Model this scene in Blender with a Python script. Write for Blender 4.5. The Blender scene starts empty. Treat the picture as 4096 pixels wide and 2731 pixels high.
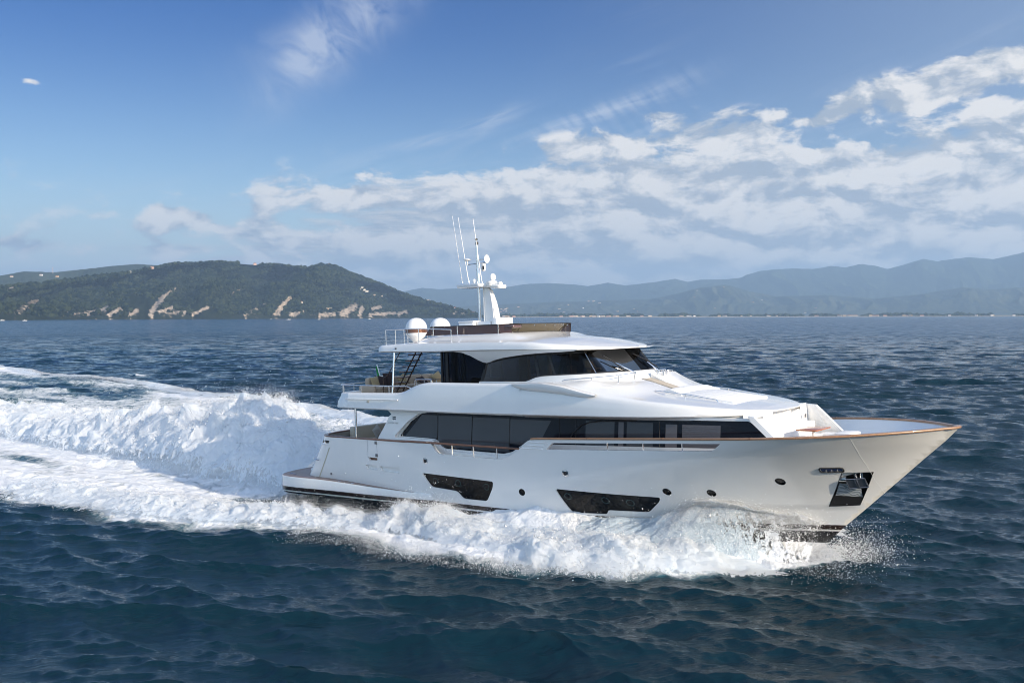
import bpy, math, random
import numpy as np
from mathutils import Vector, Matrix, geometry
R = math.radians
random.seed(7); rng = np.random.default_rng(11)
S = bpy.context.scene

# ------------------------------------------------------------------ camera
CAM_H = 7.9
cd = bpy.data.cameras.new('camera'); cam = bpy.data.objects.new('camera', cd)
S.collection.objects.link(cam); S.camera = cam
cd.sensor_width = 36.0; cd.lens = 36.0*3850/4096
cd.clip_start = 0.5; cd.clip_end = 120000
cam.location = (0, 0, CAM_H)
cam.rotation_euler = (Matrix.Rotation(R(90-1.503), 4, 'X') @ Matrix.Rotation(R(-0.12), 4, 'Z')).to_euler()

# ------------------------------------------------------------------ boat frame
# x forward from the swim platform, y port, z up from the design waterline
HEAD = R(-37.926); TRIM = 0.034
BOAT = Matrix.Translation((-8.977, 45.51, -0.486)) @ Matrix.Rotation(HEAD, 4, 'Z') @ Matrix.Rotation(-TRIM, 4, 'Y')
BOATI = BOAT.inverted()
FWD = Vector((math.cos(HEAD), math.sin(HEAD), 0)); PORT = Vector((-math.sin(HEAD), math.cos(HEAD), 0))

# ------------------------------------------------------------------ light
SUN_EL = R(21)
SUN_AZ_OFF = R(1)     # to starboard of the bow
h = FWD*math.cos(SUN_AZ_OFF) - PORT*math.sin(SUN_AZ_OFF)
SUN_DIR = Vector((h.x*math.cos(SUN_EL), h.y*math.cos(SUN_EL), math.sin(SUN_EL)))
ld = bpy.data.lights.new('sun', 'SUN'); ld.energy = 2.35; ld.angle = R(0.6); ld.color = (1.0, 0.85, 0.65)
sun = bpy.data.objects.new('sun', ld); S.collection.objects.link(sun)
sun.rotation_euler = SUN_DIR.to_track_quat('Z', 'Y').to_euler()
sun.location = (0, 0, 60)
S.view_settings.view_transform = 'Standard'; S.view_settings.look = 'None'
S.view_settings.exposure = 1.55; S.view_settings.gamma = 1.0
S.cycles.max_bounces = 8; S.cycles.transparent_max_bounces = 12
S.cycles.volume_bounces = 0; S.cycles.caustics_reflective = False; S.cycles.caustics_refractive = False
S.cycles.sample_clamp_indirect = 6.0
S.cycles.use_denoising = True; S.cycles.filter_width = 1.0

# ------------------------------------------------------------------ node expressions
class N:
    """tiny expression builder over shader math nodes"""
    def __init__(s, nt): s.nt = nt
    def node(s, t, **k):
        n = s.nt.nodes.new(t)
        for a, b in k.items(): setattr(n, a, b)
        return n
    def link(s, a, b):
        if hasattr(a, 'sock'): a = a.sock
        if isinstance(a, (int, float)): b.default_value = a
        elif isinstance(a, tuple): b.default_value = a if len(b.default_value) == len(a) else (*a, 1.0)
        else: s.nt.links.new(a, b)
    def m(s, op, *a, clamp=False):
        n = s.node('ShaderNodeMath', operation=op, use_clamp=clamp)
        for i, v in enumerate(a): s.link(v, n.inputs[i])
        return V(s, n.outputs[0])
    def comb(s, x, y, z=0.0):
        n = s.node('ShaderNodeCombineXYZ')
        for i, v in enumerate((x, y, z)): s.link(v, n.inputs[i])
        return n.outputs[0]
    def sep(s, v):
        n = s.node('ShaderNodeSeparateXYZ'); s.link(v, n.inputs[0])
        return [V(s, o) for o in n.outputs]
    def noise(s, vec, scale=1.0, detail=4.0, rough=0.5, lac=2.0, dist=0.0, typ='FBM'):
        n = s.node('ShaderNodeTexNoise', noise_dimensions='3D'); n.noise_type = typ
        s.link(vec, n.inputs['Vector']); n.inputs['Scale'].default_value = scale
        n.inputs['Detail'].default_value = detail; n.inputs['Roughness'].default_value = rough
        n.inputs['Lacunarity'].default_value = lac; n.inputs['Distortion'].default_value = dist
        return V(s, n.outputs[0])
    def voro(s, vec, scale=1.0, feature='F1', rand=1.0):
        n = s.node('ShaderNodeTexVoronoi', feature=feature); s.link(vec, n.inputs['Vector'])
        n.inputs['Scale'].default_value = scale; n.inputs['Randomness'].default_value = rand
        return V(s, n.outputs[0])
    def smooth(s, v, a, b):
        n = s.node('ShaderNodeMapRange', interpolation_type='SMOOTHSTEP')
        s.link(v, n.inputs[0]); s.link(a, n.inputs[1]); s.link(b, n.inputs[2])
        return V(s, n.outputs[0])
    def mix(s, f, a, b):
        n = s.node('ShaderNodeMix', data_type='RGBA')
        s.link(f, n.inputs[0]); s.link(a, n.inputs[6]); s.link(b, n.inputs[7])
        return n.outputs[2]
class V:
    def __init__(s, n, sock): s.n = n; s.sock = sock
    def __add__(s, o): return s.n.m('ADD', s, o)
    __radd__ = __add__
    def __sub__(s, o): return s.n.m('SUBTRACT', s, o)
    def __rsub__(s, o): return s.n.m('SUBTRACT', o, s)
    def __mul__(s, o): return s.n.m('MULTIPLY', s, o)
    __rmul__ = __mul__
    def __truediv__(s, o): return s.n.m('DIVIDE', s, o)
    def clamp(s): return s.n.m('ADD', s, 0.0, clamp=True)
    def mx(s, o): return s.n.m('MAXIMUM', s, o)
    def pw(s, o): return s.n.m('POWER', s, o)

# ------------------------------------------------------------------ sky
W = bpy.data.worlds.new('World'); S.world = W; W.use_nodes = True
def build_world():
    nt = W.node_tree; nt.nodes.clear(); n = N(nt)
    sky = n.node('ShaderNodeTexSky', sky_type='NISHITA'); sky.sun_disc = False
    sky.sun_elevation = SUN_EL
    sky.sun_rotation = math.atan2(SUN_DIR.x, SUN_DIR.y)
    sky.altitude = 0; sky.air_density = 1.0; sky.dust_density = 0.6; sky.ozone_density = 2.2
    tc = n.node('ShaderNodeTexCoord'); d = tc.outputs['Generated']
    x, y, z = n.sep(d)
    az = n.m('ARCTAN2', x, y)               # 0 = ahead, + right
    el = n.m('ARCSINE', z)
    k = 3850.0
    # angular picture of the sky, in thousandths of the lens' pixel unit, only to place the clouds by bearing and height
    u = az; v = el
    # flat cloud-deck coordinates: perspective packs the layers towards the horizon
    zz = z.mx(0.0) + 0.075
    p = n.comb(x/zz, y/zz, 0.0)
    px, py = x/zz, y/zz
    warp = n.noise(p, 1.1, 3, 0.5)
    pw = n.comb(px*0.75 + warp*0.6, py*1.0 + warp*0.5, 0.3)
    n1 = n.noise(pw, 1.9, 9, 0.62, 2.1, 0.25)
    # the same field a little towards the sun: the difference shades the clouds
    sx, sy = SUN_DIR.x, SUN_DIR.y
    pw2 = n.comb(px*0.75 + warp*0.6 + 0.07*sx, py + warp*0.5 + 0.07*sy, 0.34)
    n2 = n.noise(pw2, 1.9, 6, 0.6, 2.1, 0.25)
    # angular-space puffs (round heaps seen from the side)
    pa = n.comb(az*1.0, el*1.9, 0.0)
    wa = n.noise(pa, 9.0, 4, 0.5)
    pa2 = n.comb(az + wa*0.06, el*1.9 + wa*0.05, 1.7)
    n3 = n.noise(pa2, 17.0, 10, 0.6, 2.05, 0.1)
    pa3 = n.comb(az + wa*0.06 + 0.005, el*1.9 + wa*0.05 + 0.026, 1.7)
    n4 = n.noise(pa3, 17.0, 10, 0.6, 2.05, 0.1)
    def ell(cx, cy, rx, ry, rot=0.0, pwr=1.0):
        """soft ellipse at a bearing and height given in 1/3850 rad (photo units from the horizon's middle)"""
        a, e = math.atan(cx/k), math.atan(cy/k*math.cos(math.atan(cx/k)))
        c, s_ = math.cos(R(rot)), math.sin(R(rot))
        dx = az - a; dy = el - e
        X = (dx*c + dy*s_)*(k/rx/1.22); Y = (dy*c - dx*s_)*(k/ry/1.22)
        r2 = X*X + Y*Y
        return n.m('EXPONENT', r2*(-pwr))
    # coverage of the low cloud deck: rises to the right and towards the horizon
    front = n.smooth(y, -0.15, 0.35)      # clouds masked off behind the camera, for bluer fill on the hull
    low = n.smooth(el, 0.205, 0.10)*front
    right = n.smooth(az + el*(-0.9), -0.52, 0.02)
    cov = low*(right*0.66 + 0.16) + n.smooth(el, 0.09, 0.035)*0.22
    heaps = (ell(1650, 900, 270, 62, 9) + ell(1930, 990, 150, 55, 12) + ell(1260, 790, 85, 30, 25)*0.8
             + ell(820, 735, 220, 58, 3) + ell(330, 680, 150, 42, 0)*0.8 + ell(560, 800, 60, 18)*0.6
             + ell(1950, 800, 60, 35)*0.8 + ell(1900, 590, 240, 110, 15)*1.0 + ell(1300, 560, 380, 75, 2)*0.8
             + ell(700, 520, 420, 90, 0)*0.55 + ell(250, 470, 330, 80)*0.3 + ell(2100, 480, 300, 120)*0.4
             + ell(-1345, 398, 55, 28)*0.75 + ell(-1225, 392, 50, 26)*0.75 + ell(-560, 480, 130, 28, -8)*0.45
             + ell(-1000, 330, 260, 24, -2)*0.55 + ell(-1340, 270, 120, 20)*0.5 + ell(-1960, 290, 160, 24)*0.5
             + ell(-500, 195, 200, 22)*0.45 + ell(1170, 770, 40, 16)*0.5 + ell(-1926, 936, 36, 14, -10)*0.5)
    heaps = heaps + low*(right*0.74 + 0.22)*n.smooth(el, 0.01, 0.05)
    dens = n.smooth(n1 + cov*0.66, 0.72, 0.93)*(cov*2.2).clamp()*front
    hd = n.smooth(n3*1.45 + heaps*0.42, 0.86, 1.04)*n.smooth(heaps, 0.08, 0.35)
    # high thin cloud
    c, s_ = math.cos(R(17)), math.sin(R(17))
    ca = n.comb((az*c + el*s_)*2.0, (el*c - az*s_)*17.0, 0.0)
    ci = n.noise(ca, 4.0, 7, 0.62, 2.2, 0.6)
    c2, s2 = math.cos(R(38)), math.sin(R(38))
    cb = n.comb((az*c2 + el*s2)*9.0, (el*c2 - az*s2)*5.0, 3.0)
    ci2 = n.noise(cb, 3.0, 8, 0.66, 2.2, 1.2)
    cc = n.comb((az*c + el*s_)*90.0 + (el*c - az*s_)*40.0, (el*c - az*s_)*12.0, 5.0)
    rib = n.noise(cc, 1.0, 3, 0.5)
    cir = n.smooth(ci2*0.9 + 0.25, 0.40, 1.0)*(ell(-830, 1000, 170, 70, 42, 1.2)*0.95 + ell(-690, 1120, 250, 85, 42)*0.8 + ell(-500, 1290, 330, 90, 41)*0.55 + ell(-960, 1060, 150, 60, 25)*0.3)
    cir = cir + n.smooth(ci, 0.38, 0.72)*(ell(-230, 735, 210, 24, 16)*0.85 + ell(-70, 770, 70, 20, 38)*0.6)
    cir = cir + n.smooth(rib*0.6 + ci*0.5, 0.42, 0.68)*(ell(330, 800, 220, 26, 17)*0.95 + ell(620, 890, 150, 40, 25)*0.35 + ell(400, 690, 260, 34, 14)*0.55)
    cir = cir + n.smooth(ci, 0.40, 0.85)*(ell(-350, 600, 620, 80, 9)*0.5 + ell(-1000, 500, 500, 50, 6)*0.45 + ell(1100, 690, 650, 30, 11)*0.7 + ell(1400, 610, 700, 34, 12)*0.6
             + ell(-1800, 430, 400, 60, 4)*0.4 + ell(450, 1060, 260, 120, 50)*0.3 + ell(1900, 1090, 600, 60, 12)*0.35)
    cir = cir.clamp()*front
    # colours (sky units)
    lit = (1.95, 1.86, 1.76); shd = (0.98, 1.10, 1.28)
    e1 = ((n1 - n2)*6.5 + 0.45).clamp(); e3 = ((n3 - n4)*6.0 + 0.52).clamp()
    col1 = n.mix(e1, shd, lit); col3 = n.mix(e3, shd, (2.45, 2.32, 2.16))
    # a touch of haze near the horizon
    tf = n.mix(n.smooth(el, 0.02, 0.33), (0.30, 0.32, 0.32), (0.0, 0.080, 0.205))
    tf = n.mix(n.smooth(el, 0.36, 0.80), tf, (0.42, 0.50, 0.56))  # sky above the frame lightened for the sea's reflections
    tint = n.mix(n.smooth(y, -0.35, 0.30), (1.02, 0.93, 0.86), tf)      # sky behind the camera brightened, added fill for the hull's near side
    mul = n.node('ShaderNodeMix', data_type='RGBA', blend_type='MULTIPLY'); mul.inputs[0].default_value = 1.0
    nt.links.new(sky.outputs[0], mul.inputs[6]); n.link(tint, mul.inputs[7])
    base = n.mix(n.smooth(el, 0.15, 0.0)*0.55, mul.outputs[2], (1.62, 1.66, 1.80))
    base = n.mix(n.smooth(az, -0.05, 0.75)*0.50*front, base, (1.05, 1.35, 1.78))
    col = n.mix(cir*0.62, base, (1.55, 1.68, 1.95))
    fade = n.smooth(el, -0.005, 0.05)*0.35 + 0.60
    col = n.mix(dens*fade, col, col1)
    col = n.mix(hd*0.92, col, col3)
    hi = n.smooth(n.noise(n.comb(x*1.2 + y*0.5, y*2.4, z), 2.2, 6, 0.6), 0.46, 0.68)*n.smooth(el, 0.34, 0.5)  # unseen overhead cloud, added to vary what the water reflects
    col = n.mix(hi*0.70, col, (1.6, 1.75, 2.0))
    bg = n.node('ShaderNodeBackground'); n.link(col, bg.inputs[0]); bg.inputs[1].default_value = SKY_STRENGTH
    out = n.node('ShaderNodeOutputWorld'); nt.links.new(bg.outputs[0], out.inputs[0])
SKY_STRENGTH = 0.15
build_world()

# ------------------------------------------------------------------ helpers
COL = S.collection
def link(o, parent=None):
    COL.objects.link(o)
    if parent is not None: o.parent = parent
    return o
def tag(o, label=None, cat=None, group=None, kind=None):
    if label: o['label'] = label
    if cat: o['category'] = cat
    if group: o['group'] = group
    if kind: o['kind'] = kind
    return o
def empty(name, loc=(0, 0, 0), rz=0.0, mat=None):
    o = bpy.data.objects.new(name, None); link(o)
    if mat is not None: o.matrix_world = mat
    else: o.location = loc; o.rotation_euler = (0, 0, rz)
    o.empty_display_size = 0.2
    return o
def np_mesh(name, co, faces, mat=None, parent=None, smooth=True, attrs=None):
    """faces: (n,3) or (n,4) int array"""
    me = bpy.data.meshes.new(name)
    co = np.ascontiguousarray(co, np.float32); faces = np.ascontiguousarray(faces, np.int32)
    nf, k = faces.shape
    me.vertices.add(len(co)); me.vertices.foreach_set('co', co.ravel())
    me.loops.add(nf*k); me.loops.foreach_set('vertex_index', faces.ravel())
    me.polygons.add(nf)
    me.polygons.foreach_set('loop_start', np.arange(0, nf*k, k, dtype=np.int32))
    me.polygons.foreach_set('loop_total', np.full(nf, k, np.int32))
    me.polygons.foreach_set('use_smooth', np.full(nf, smooth, bool))
    for an, av in (attrs or {}).items():
        a = me.attributes.new(an, 'FLOAT', 'POINT'); a.data.foreach_set('value', np.ascontiguousarray(av, np.float32))
    me.update(calc_edges=True)
    if mat: me.materials.append(mat)
    o = bpy.data.objects.new(name, me); link(o, parent)
    return o
def grid_faces(nr, nc, wrap=False):
    i = np.arange(nr-1)[:, None]; j = np.arange(nc-1 if not wrap else nc)[None, :]
    j2 = (j+1) % nc
    a = i*nc+j; b = i*nc+j2; c = (i+1)*nc+j2; d = (i+1)*nc+j
    return np.stack([a, b, c, d], -1).reshape(-1, 4)

def _hash(ix, iy, iz, seed):
    h = (ix.astype(np.uint32)*np.uint32(374761393) + iy.astype(np.uint32)*np.uint32(668265263)
         + iz.astype(np.uint32)*np.uint32(2246822519) + np.uint32(seed*3266489917 & 0xffffffff))
    h = (h ^ (h >> np.uint32(13)))*np.uint32(1274126177)
    h = h ^ (h >> np.uint32(16))
    return (h & np.uint32(0xffff)).astype(np.float32)/32767.5 - 1.0
def vnoise(x, y, z=None, seed=0):
    """value noise, -1..1"""
    x = np.asarray(x, np.float32); y = np.asarray(y, np.float32)
    z = np.zeros_like(x) if z is None else np.asarray(z, np.float32)
    fx, fy, fz = np.floor(x), np.floor(y), np.floor(z)
    ix, iy, iz = fx.astype(np.int32), fy.astype(np.int32), fz.astype(np.int32)
    tx, ty, tz = x-fx, y-fy, z-fz
    tx = tx*tx*(3-2*tx); ty = ty*ty*(3-2*ty); tz = tz*tz*(3-2*tz)
    def L(dx, dy, dz): return _hash(ix+dx, iy+dy, iz+dz, seed)
    def lp(a, b, t): return a+(b-a)*t
    return lp(lp(lp(L(0,0,0), L(1,0,0), tx), lp(L(0,1,0), L(1,1,0), tx), ty),
              lp(lp(L(0,0,1), L(1,0,1), tx), lp(L(0,1,1), L(1,1,1), tx), ty), tz)
def fbm(x, y, z=None, octs=5, seed=0, gain=0.5, ridge=False, billow=False):
    s = 0; a = 1.0; t = 0
    for o in range(octs):
        v = vnoise(x, y, z, seed+o*17)
        if ridge: v = 1-2*np.abs(v)
        if billow: v = 2*np.abs(v)-0.6
        s = s+a*v; t += a; a *= gain
        x = x*2.03+5.1; y = y*2.03+1.7
        if z is not None: z = z*2.03+3.3
    return s/t
def sstep(a, b, x):
    t = np.clip((x-a)/(b-a), 0, 1); return t*t*(3-2*t)
def lerp(a, b, t): return a+(b-a)*t

def mat(name, color, rough=0.5, metal=0.0, spec=0.5, coat=0.0, **k):
    m = bpy.data.materials.new(name); m.use_nodes = True
    b = m.node_tree.nodes['Principled BSDF']
    b.inputs['Base Color'].default_value = (*color, 1); b.inputs['Roughness'].default_value = rough
    b.inputs['Metallic'].default_value = metal; b.inputs['Specular IOR Level'].default_value = spec
    if coat: b.inputs['Coat Weight'].default_value = coat; b.inputs['Coat Roughness'].default_value = 0.04
    return m
# ------------------------------------------------------------------ haze
def build_haze():
    q = 25000
    a = np.array([(-q, -q, -60), (q, -q, -60), (q, q, -60), (-q, q, -60)], float)
    b = a.copy(); b[:, 2] = 1180
    f = np.array([(0,3,2,1),(4,5,6,7),(0,1,5,4),(1,2,6,5),(2,3,7,6),(3,0,4,7)])
    m = bpy.data.materials.new('haze_air'); m.use_nodes = True; nt = m.node_tree; nt.nodes.clear()
    v = nt.nodes.new('ShaderNodeVolumePrincipled'); v.inputs['Color'].default_value = (0.48, 0.71, 1.0, 1)
    v.inputs['Density'].default_value = HAZE; v.inputs['Anisotropy'].default_value = 0.1
    o = nt.nodes.new('ShaderNodeOutputMaterial'); nt.links.new(v.outputs[0], o.inputs['Volume'])
    hz = np_mesh('haze', np.vstack([a, b]), f, m, smooth=False); tag(hz, kind='stuff')
HAZE = 0.000088
build_haze()

# ------------------------------------------------------------------ sea
def boat_xy(X, Y):
    """world ground position -> along-boat u, athwart v (port +)"""
    dx = X+8.977; dy = Y-45.51
    return dx*FWD.x+dy*FWD.y, dx*PORT.x+dy*PORT.y
def hull_wl(u):
    """half breadth of the hull near the water"""
    s = np.clip((24.4-u)/13.0, 0, 1)
    b = 3.45*(1-(1-s)**2.1)
    return np.where(u < -0.2, 0, b)
def wake_height(u, v):
    """standing waves made by the boat"""
    b = hull_wl(u); e = -(v+b)            # metres outside the starboard side
    eo = np.abs(v)-b                      # either side
    # sheet climbing the bow and rolling outwards
    A = 1.15*sstep(23.2, 20.2, u)*sstep(9.5, 15.5, u)
    hb = A*np.exp(-np.clip(eo, 0, 9)**2/1.7)
    crest_off = lerp(2.5, 6.5, np.clip((20-u)/30, 0, 1))+np.clip(-u-10, 0, 200)*0.05
    ca = 0.34*sstep(24.0, 19.0, u)*np.exp(-np.clip(18-u, 0, 200)/26.)
    bb = np.where(u < 0, 3.45-np.clip(-u, 0, 12)*0.05, b)
    hc = ca*np.exp(-((np.abs(v)-bb-crest_off)/1.15)**2)
    trough = -0.30*np.exp(-((np.abs(v)-3.2)/2.0)**2)*sstep(12, 6, u)*sstep(-26, -4, u)
    # hollow behind the transom and swell of the wash
    far = 0.55*np.exp(-((v-lerp(15, 26, np.clip(-u/60, 0, 1.6)))/4.5)**2)*sstep(-12, -30, u)*(0.6+0.4*np.sin(u*0.16+0.8))
    near = 0.45*np.exp(-((v+9+0.02*u)/3.6)**2)*sstep(3, -9, u)*(0.7+0.3*np.sin(u*0.3))
    return hb+hc+trough+far+near
def foam_amount(u, v):
    """0..1 cover of white water"""
    w1 = fbm(u*0.10, v*0.16, octs=4, seed=3); w2 = fbm(u*0.45, v*0.6, octs=4, seed=8)
    uu = u; kk = lerp(1.0, 0.25, sstep(4, 12, u)); vv = v+(w1*1.6+w2*0.6)*kk
    us = np.array([-230, -123, -89, -75, -62, -50, -40, -28, -17, -6, 0, 10, 20, 24.5])
    port_edge = np.interp(u, us, [52, 41, 32, 36, 32, 27.5, 24.5, 24, 21, 17, 15, 11, 7, 1.5])
    stbd_edge = -np.interp(u, [-230, -60, -25, -9, -3, 1.4, 5.6, 9, 13.3, 17, 19.7, 21, 23.3, 24.8],
                              [40, 20, 12.5, 11.0, 10.6, 10.3, 8.8, 8.0, 7.8, 7.1, 6.2, 5.0, 2.5, 0.8])
    inside = sstep(0, 1.6, port_edge-vv)*sstep(-0.9, 1.3, vv-stbd_edge)
    b = hull_wl(u)
    inside = inside*sstep(25.0, 23.8, u)
    f = 0.62*inside+0.10*inside*sstep(3, -3, u)*sstep(0, -3, v)
    # dense band along the breaking crests
    f += 0.35*inside*np.exp(-((vv-stbd_edge-1.4)/1.7)**2)
    f += 0.35*inside*np.exp(-((port_edge-vv-2)/2.6)**2)
    # churned wash straight behind the boat
    f += 0.35*np.exp(-((v-2.5+0.03*u)/8.0)**2)*sstep(1, -4, u)
    # clear water pockets
    pocket = np.exp(-(((vv+4.15)/1.0)**2))*sstep(11.2, 8.5, u)*sstep(-1.5, 2.5, u)
    pocket = np.maximum(pocket, np.exp(-(((vv+2.2-0.02*u)/0.8)**2))*sstep(-1, -4, u)*sstep(-19, -12, u)*0.22)
    pocket = np.maximum(pocket, np.exp(-(((v+5.6+0.10*(u+17))/0.9)**2)-((u+18)/3.5)**2)*0.4)
    f += 0.5*sstep(10.5, 13, u)*inside
    f -= 0.9*pocket
    # open patches between the streaks of foam on the far side
    f -= 0.34*sstep(0.05, 0.5, fbm(u*0.09+3, v*0.30, octs=3, seed=21))*sstep(5, 12, v)
    f -= 0.12*sstep(0.0, 0.5, fbm(u*0.16+3, v*0.30, octs=3, seed=31))*sstep(-3, -6, v)
    f += 0.9*np.exp(-(((u+84)/5)**2+((v-41)/1.6)**2))*sstep(-.1,.4,w2)
    return np.clip(f, 0, 1.15)

def build_sea():
    # polar sheet centred under the camera, fine where the lens looks
    rs = [4.0]
    while rs[-1] < 17000:
        r = rs[-1]
        if r < 19: d = 0.16 if r < 16 else 0.07
        elif r < 110: d = min(0.36, max(0.05, 0.5*r*r/7920))
        elif r < 420: d = 0.36*(r/110)**1.5
        else: d = r*0.02
        rs.append(r+d)
    rs = np.array(rs); 
    fine = np.linspace(R(-40), R(41), 1390)
    coarse = np.linspace(R(41), R(360-40), 60)[1:-1]
    th = np.concatenate([fine, coarse])
    dth = np.concatenate([np.full(len(fine), R(81)/1390), np.full(len(coarse), R(4.7))])
    Rr, T = np.meshgrid(rs, th, indexing='ij')
    X = (Rr*np.sin(T)).astype(np.float32); Y = (Rr*np.cos(T)).astype(np.float32)
    dr = np.gradient(rs)[:, None]
    sp = np.maximum(dr, Rr*dth[None, :]*0.8)           # local spacing
    rg = np.random.default_rng(5)
    Z = np.zeros_like(X); DX = np.zeros_like(X); DY = np.zeros_like(X)
    nw = 130
    lam = np.exp(np.linspace(math.log(0.26), math.log(15), nw))*rg.uniform(.93, 1.07, nw)
    main = R(188)       # direction the chop runs, seen from above
    for L in lam:
        spread = 0.20 if L > 0.8 else 0.32
        a_dir = main+rg.normal(0, spread)+(0 if rg.random() > .22 else R(40))
        k = 2*math.pi/L
        amp = L/6.283*(0.052 if L < 0.9 else 0.060)*(1 if L < 3.2 else (3.2/L)**1.5)*rg.uniform(.6, 1.35)
        ph = rg.uniform(0, 2*math.pi)
        kx, ky = k*math.sin(a_dir), k*math.cos(a_dir)
        att = np.clip((L/sp-1.8)/2.0, 0, 1)
        # only evaluate rows where it matters
        rows = np.where(att.max(1) > 0)[0]
        if not len(rows): continue
        s = slice(rows[0], rows[-1]+1)
        arg = kx*X[s]+ky*Y[s]+ph
        c = np.cos(arg)*att[s]*amp; sn = np.sin(arg)*att[s]*amp
        Z[s] += c; q = 1.0
        DX[s] -= q*sn*math.sin(a_dir); DY[s] -= q*sn*math.cos(a_dir)
    # gusts: patches of calmer and rougher water
    g = 1.0+0.38*fbm(X*0.035, Y*0.05, octs=3, seed=77)
    u, v = boat_xy(X, Y)
    near = (np.abs(u) < 240) & (np.abs(v) < 120)
    F = np.zeros_like(X); H = np.zeros_like(X)
    F[near] = foam_amount(u[near], v[near]); H[near] = wake_height(u[near], v[near])
    damp = 1-0.45*np.clip(F, 0, 1)
    lump = np.zeros_like(X)
    fm = near & (F > 0.05)
    lump[fm] = (fbm(X[fm]*1.1, Y[fm]*1.1, octs=5, seed=41, billow=True)*0.12+fbm(X[fm]*0.35, Y[fm]*0.35, octs=2, seed=43)*0.10)*np.clip(F[fm], 0, 1)
    hull_in = (np.abs(v) < hull_wl(u)-0.5) & (u > 0.5) & (u < 24)
    Z = Z*g*damp+H+lump; Z[hull_in] = -1.0
    X2 = X+DX*g*damp; Y2 = Y+DY*g*damp
    co = np.stack([X2, Y2, Z], -1).reshape(-1, 3)
    fc = grid_faces(len(rs), len(th), wrap=True)[:, ::-1]
    # close the middle
    nc = len(th)
    co = np.vstack([co, [(0, 0, 0)]]); ci = len(co)-1
    o = np_mesh('sea_water', co, fc, None, attrs={'foam': np.append(F.ravel(), 0), 'fine': np.append(np.clip(1/sp.ravel()*0.1, 0, 1), 0)})
    return o
def sea_material():
    m = bpy.data.materials.new('sea_water'); m.use_nodes = True; nt = m.node_tree; n = N(nt)
    b = nt.nodes['Principled BSDF']; out = nt.nodes['Material Output']
    geo = n.node('ShaderNodeNewGeometry'); P = geo.outputs['Position']
    x, y, z = n.sep(P)
    at = n.node('ShaderNodeAttribute', attribute_name='foam'); F = V(n, at.outputs['Fac'])
    cam_d = n.node('ShaderNodeCameraData')
    # ground distance from the camera; the base colour turns bluer with it
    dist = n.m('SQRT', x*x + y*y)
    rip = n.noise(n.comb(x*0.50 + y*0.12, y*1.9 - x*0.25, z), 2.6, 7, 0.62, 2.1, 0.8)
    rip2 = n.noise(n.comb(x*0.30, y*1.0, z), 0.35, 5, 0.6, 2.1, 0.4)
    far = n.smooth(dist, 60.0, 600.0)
    # foam lace
    pf = n.comb(x, y, z*0.6)
    wf = n.noise(pf, 0.9, 4, 0.55)
    pf2 = n.comb(x + wf*1.3, y + wf*1.3, z*0.6)
    la = n.voro(pf2, 1.15, 'SMOOTH_F1'); lb = n.voro(pf2, 3.1, 'F1')
    fn = n.noise(pf2, 1.5, 8, 0.68, 2.1, 0.3)
    fl = n.noise(pf2, 6.5, 5, 0.65)
    lace = fn*0.62 + la*0.26 + lb*0.16 + (fl - 0.5)*0.30
    fm = n.smooth(F*0.86 + lace*0.95, 0.80, 1.16)*n.smooth(F, 0.02, 0.20)
    soft = n.smooth(F*0.9 + lace*0.5, 0.45, 1.1)*n.smooth(F, 0.02, 0.3)
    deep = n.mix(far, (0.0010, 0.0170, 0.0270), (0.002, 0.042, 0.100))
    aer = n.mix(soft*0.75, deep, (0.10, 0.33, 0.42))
    col = n.mix(fm, aer, (0.80, 0.82, 0.84))
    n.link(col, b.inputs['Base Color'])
    n.link(fm*0.55 + far*0.10 + 0.035, b.inputs['Roughness'])
    b.inputs['IOR'].default_value = 1.333
    n.link(0.5 - fm*0.42 - n.smooth(dist, 50.0, 350.0)*0.28, b.inputs['Specular IOR Level'])
    bmp = n.node('ShaderNodeBump'); bmp.inputs['Strength'].default_value = 1.0
    hgt = rip*(0.045 + 0.05*n.smooth(dist, 30.0, 90.0)) + rip2*0.22*n.smooth(dist, 45.0, 200.0) + (fm*fn)*0.20 + fm*fl*0.06
    n.link(hgt, bmp.inputs['Height']); bmp.inputs['Distance'].default_value = 1.0
    # small facets far off, where a pixel covers many of them
    nz = n.node('ShaderNodeTexNoise', noise_dimensions='3D'); n.link(n.comb(x*0.22, y*0.60, 0.0), nz.inputs['Vector']); nz.inputs['Scale'].default_value = 1.0; nz.inputs['Detail'].default_value = 6.0; nz.inputs['Roughness'].default_value = 0.65
    r_, g_, b2 = n.sep(nz.outputs['Color'])
    k = n.smooth(dist, 35.0, 220.0)*FACET
    ns = n.node('ShaderNodeVectorMath', operation='ADD'); nt.links.new(bmp.outputs[0], ns.inputs[0]); n.link(n.comb((r_ - 0.5)*k, (g_ - 0.5)*k, 0.0), ns.inputs[1])
    nn = n.node('ShaderNodeVectorMath', operation='NORMALIZE'); nt.links.new(ns.outputs[0], nn.inputs[0])
    nt.links.new(nn.outputs[0], b.inputs['Normal'])
    return m
FACET = 3.4
sea = build_sea(); sea.data.materials.append(sea_material()); tag(sea, kind='structure')
sea.name = 'water'

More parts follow.
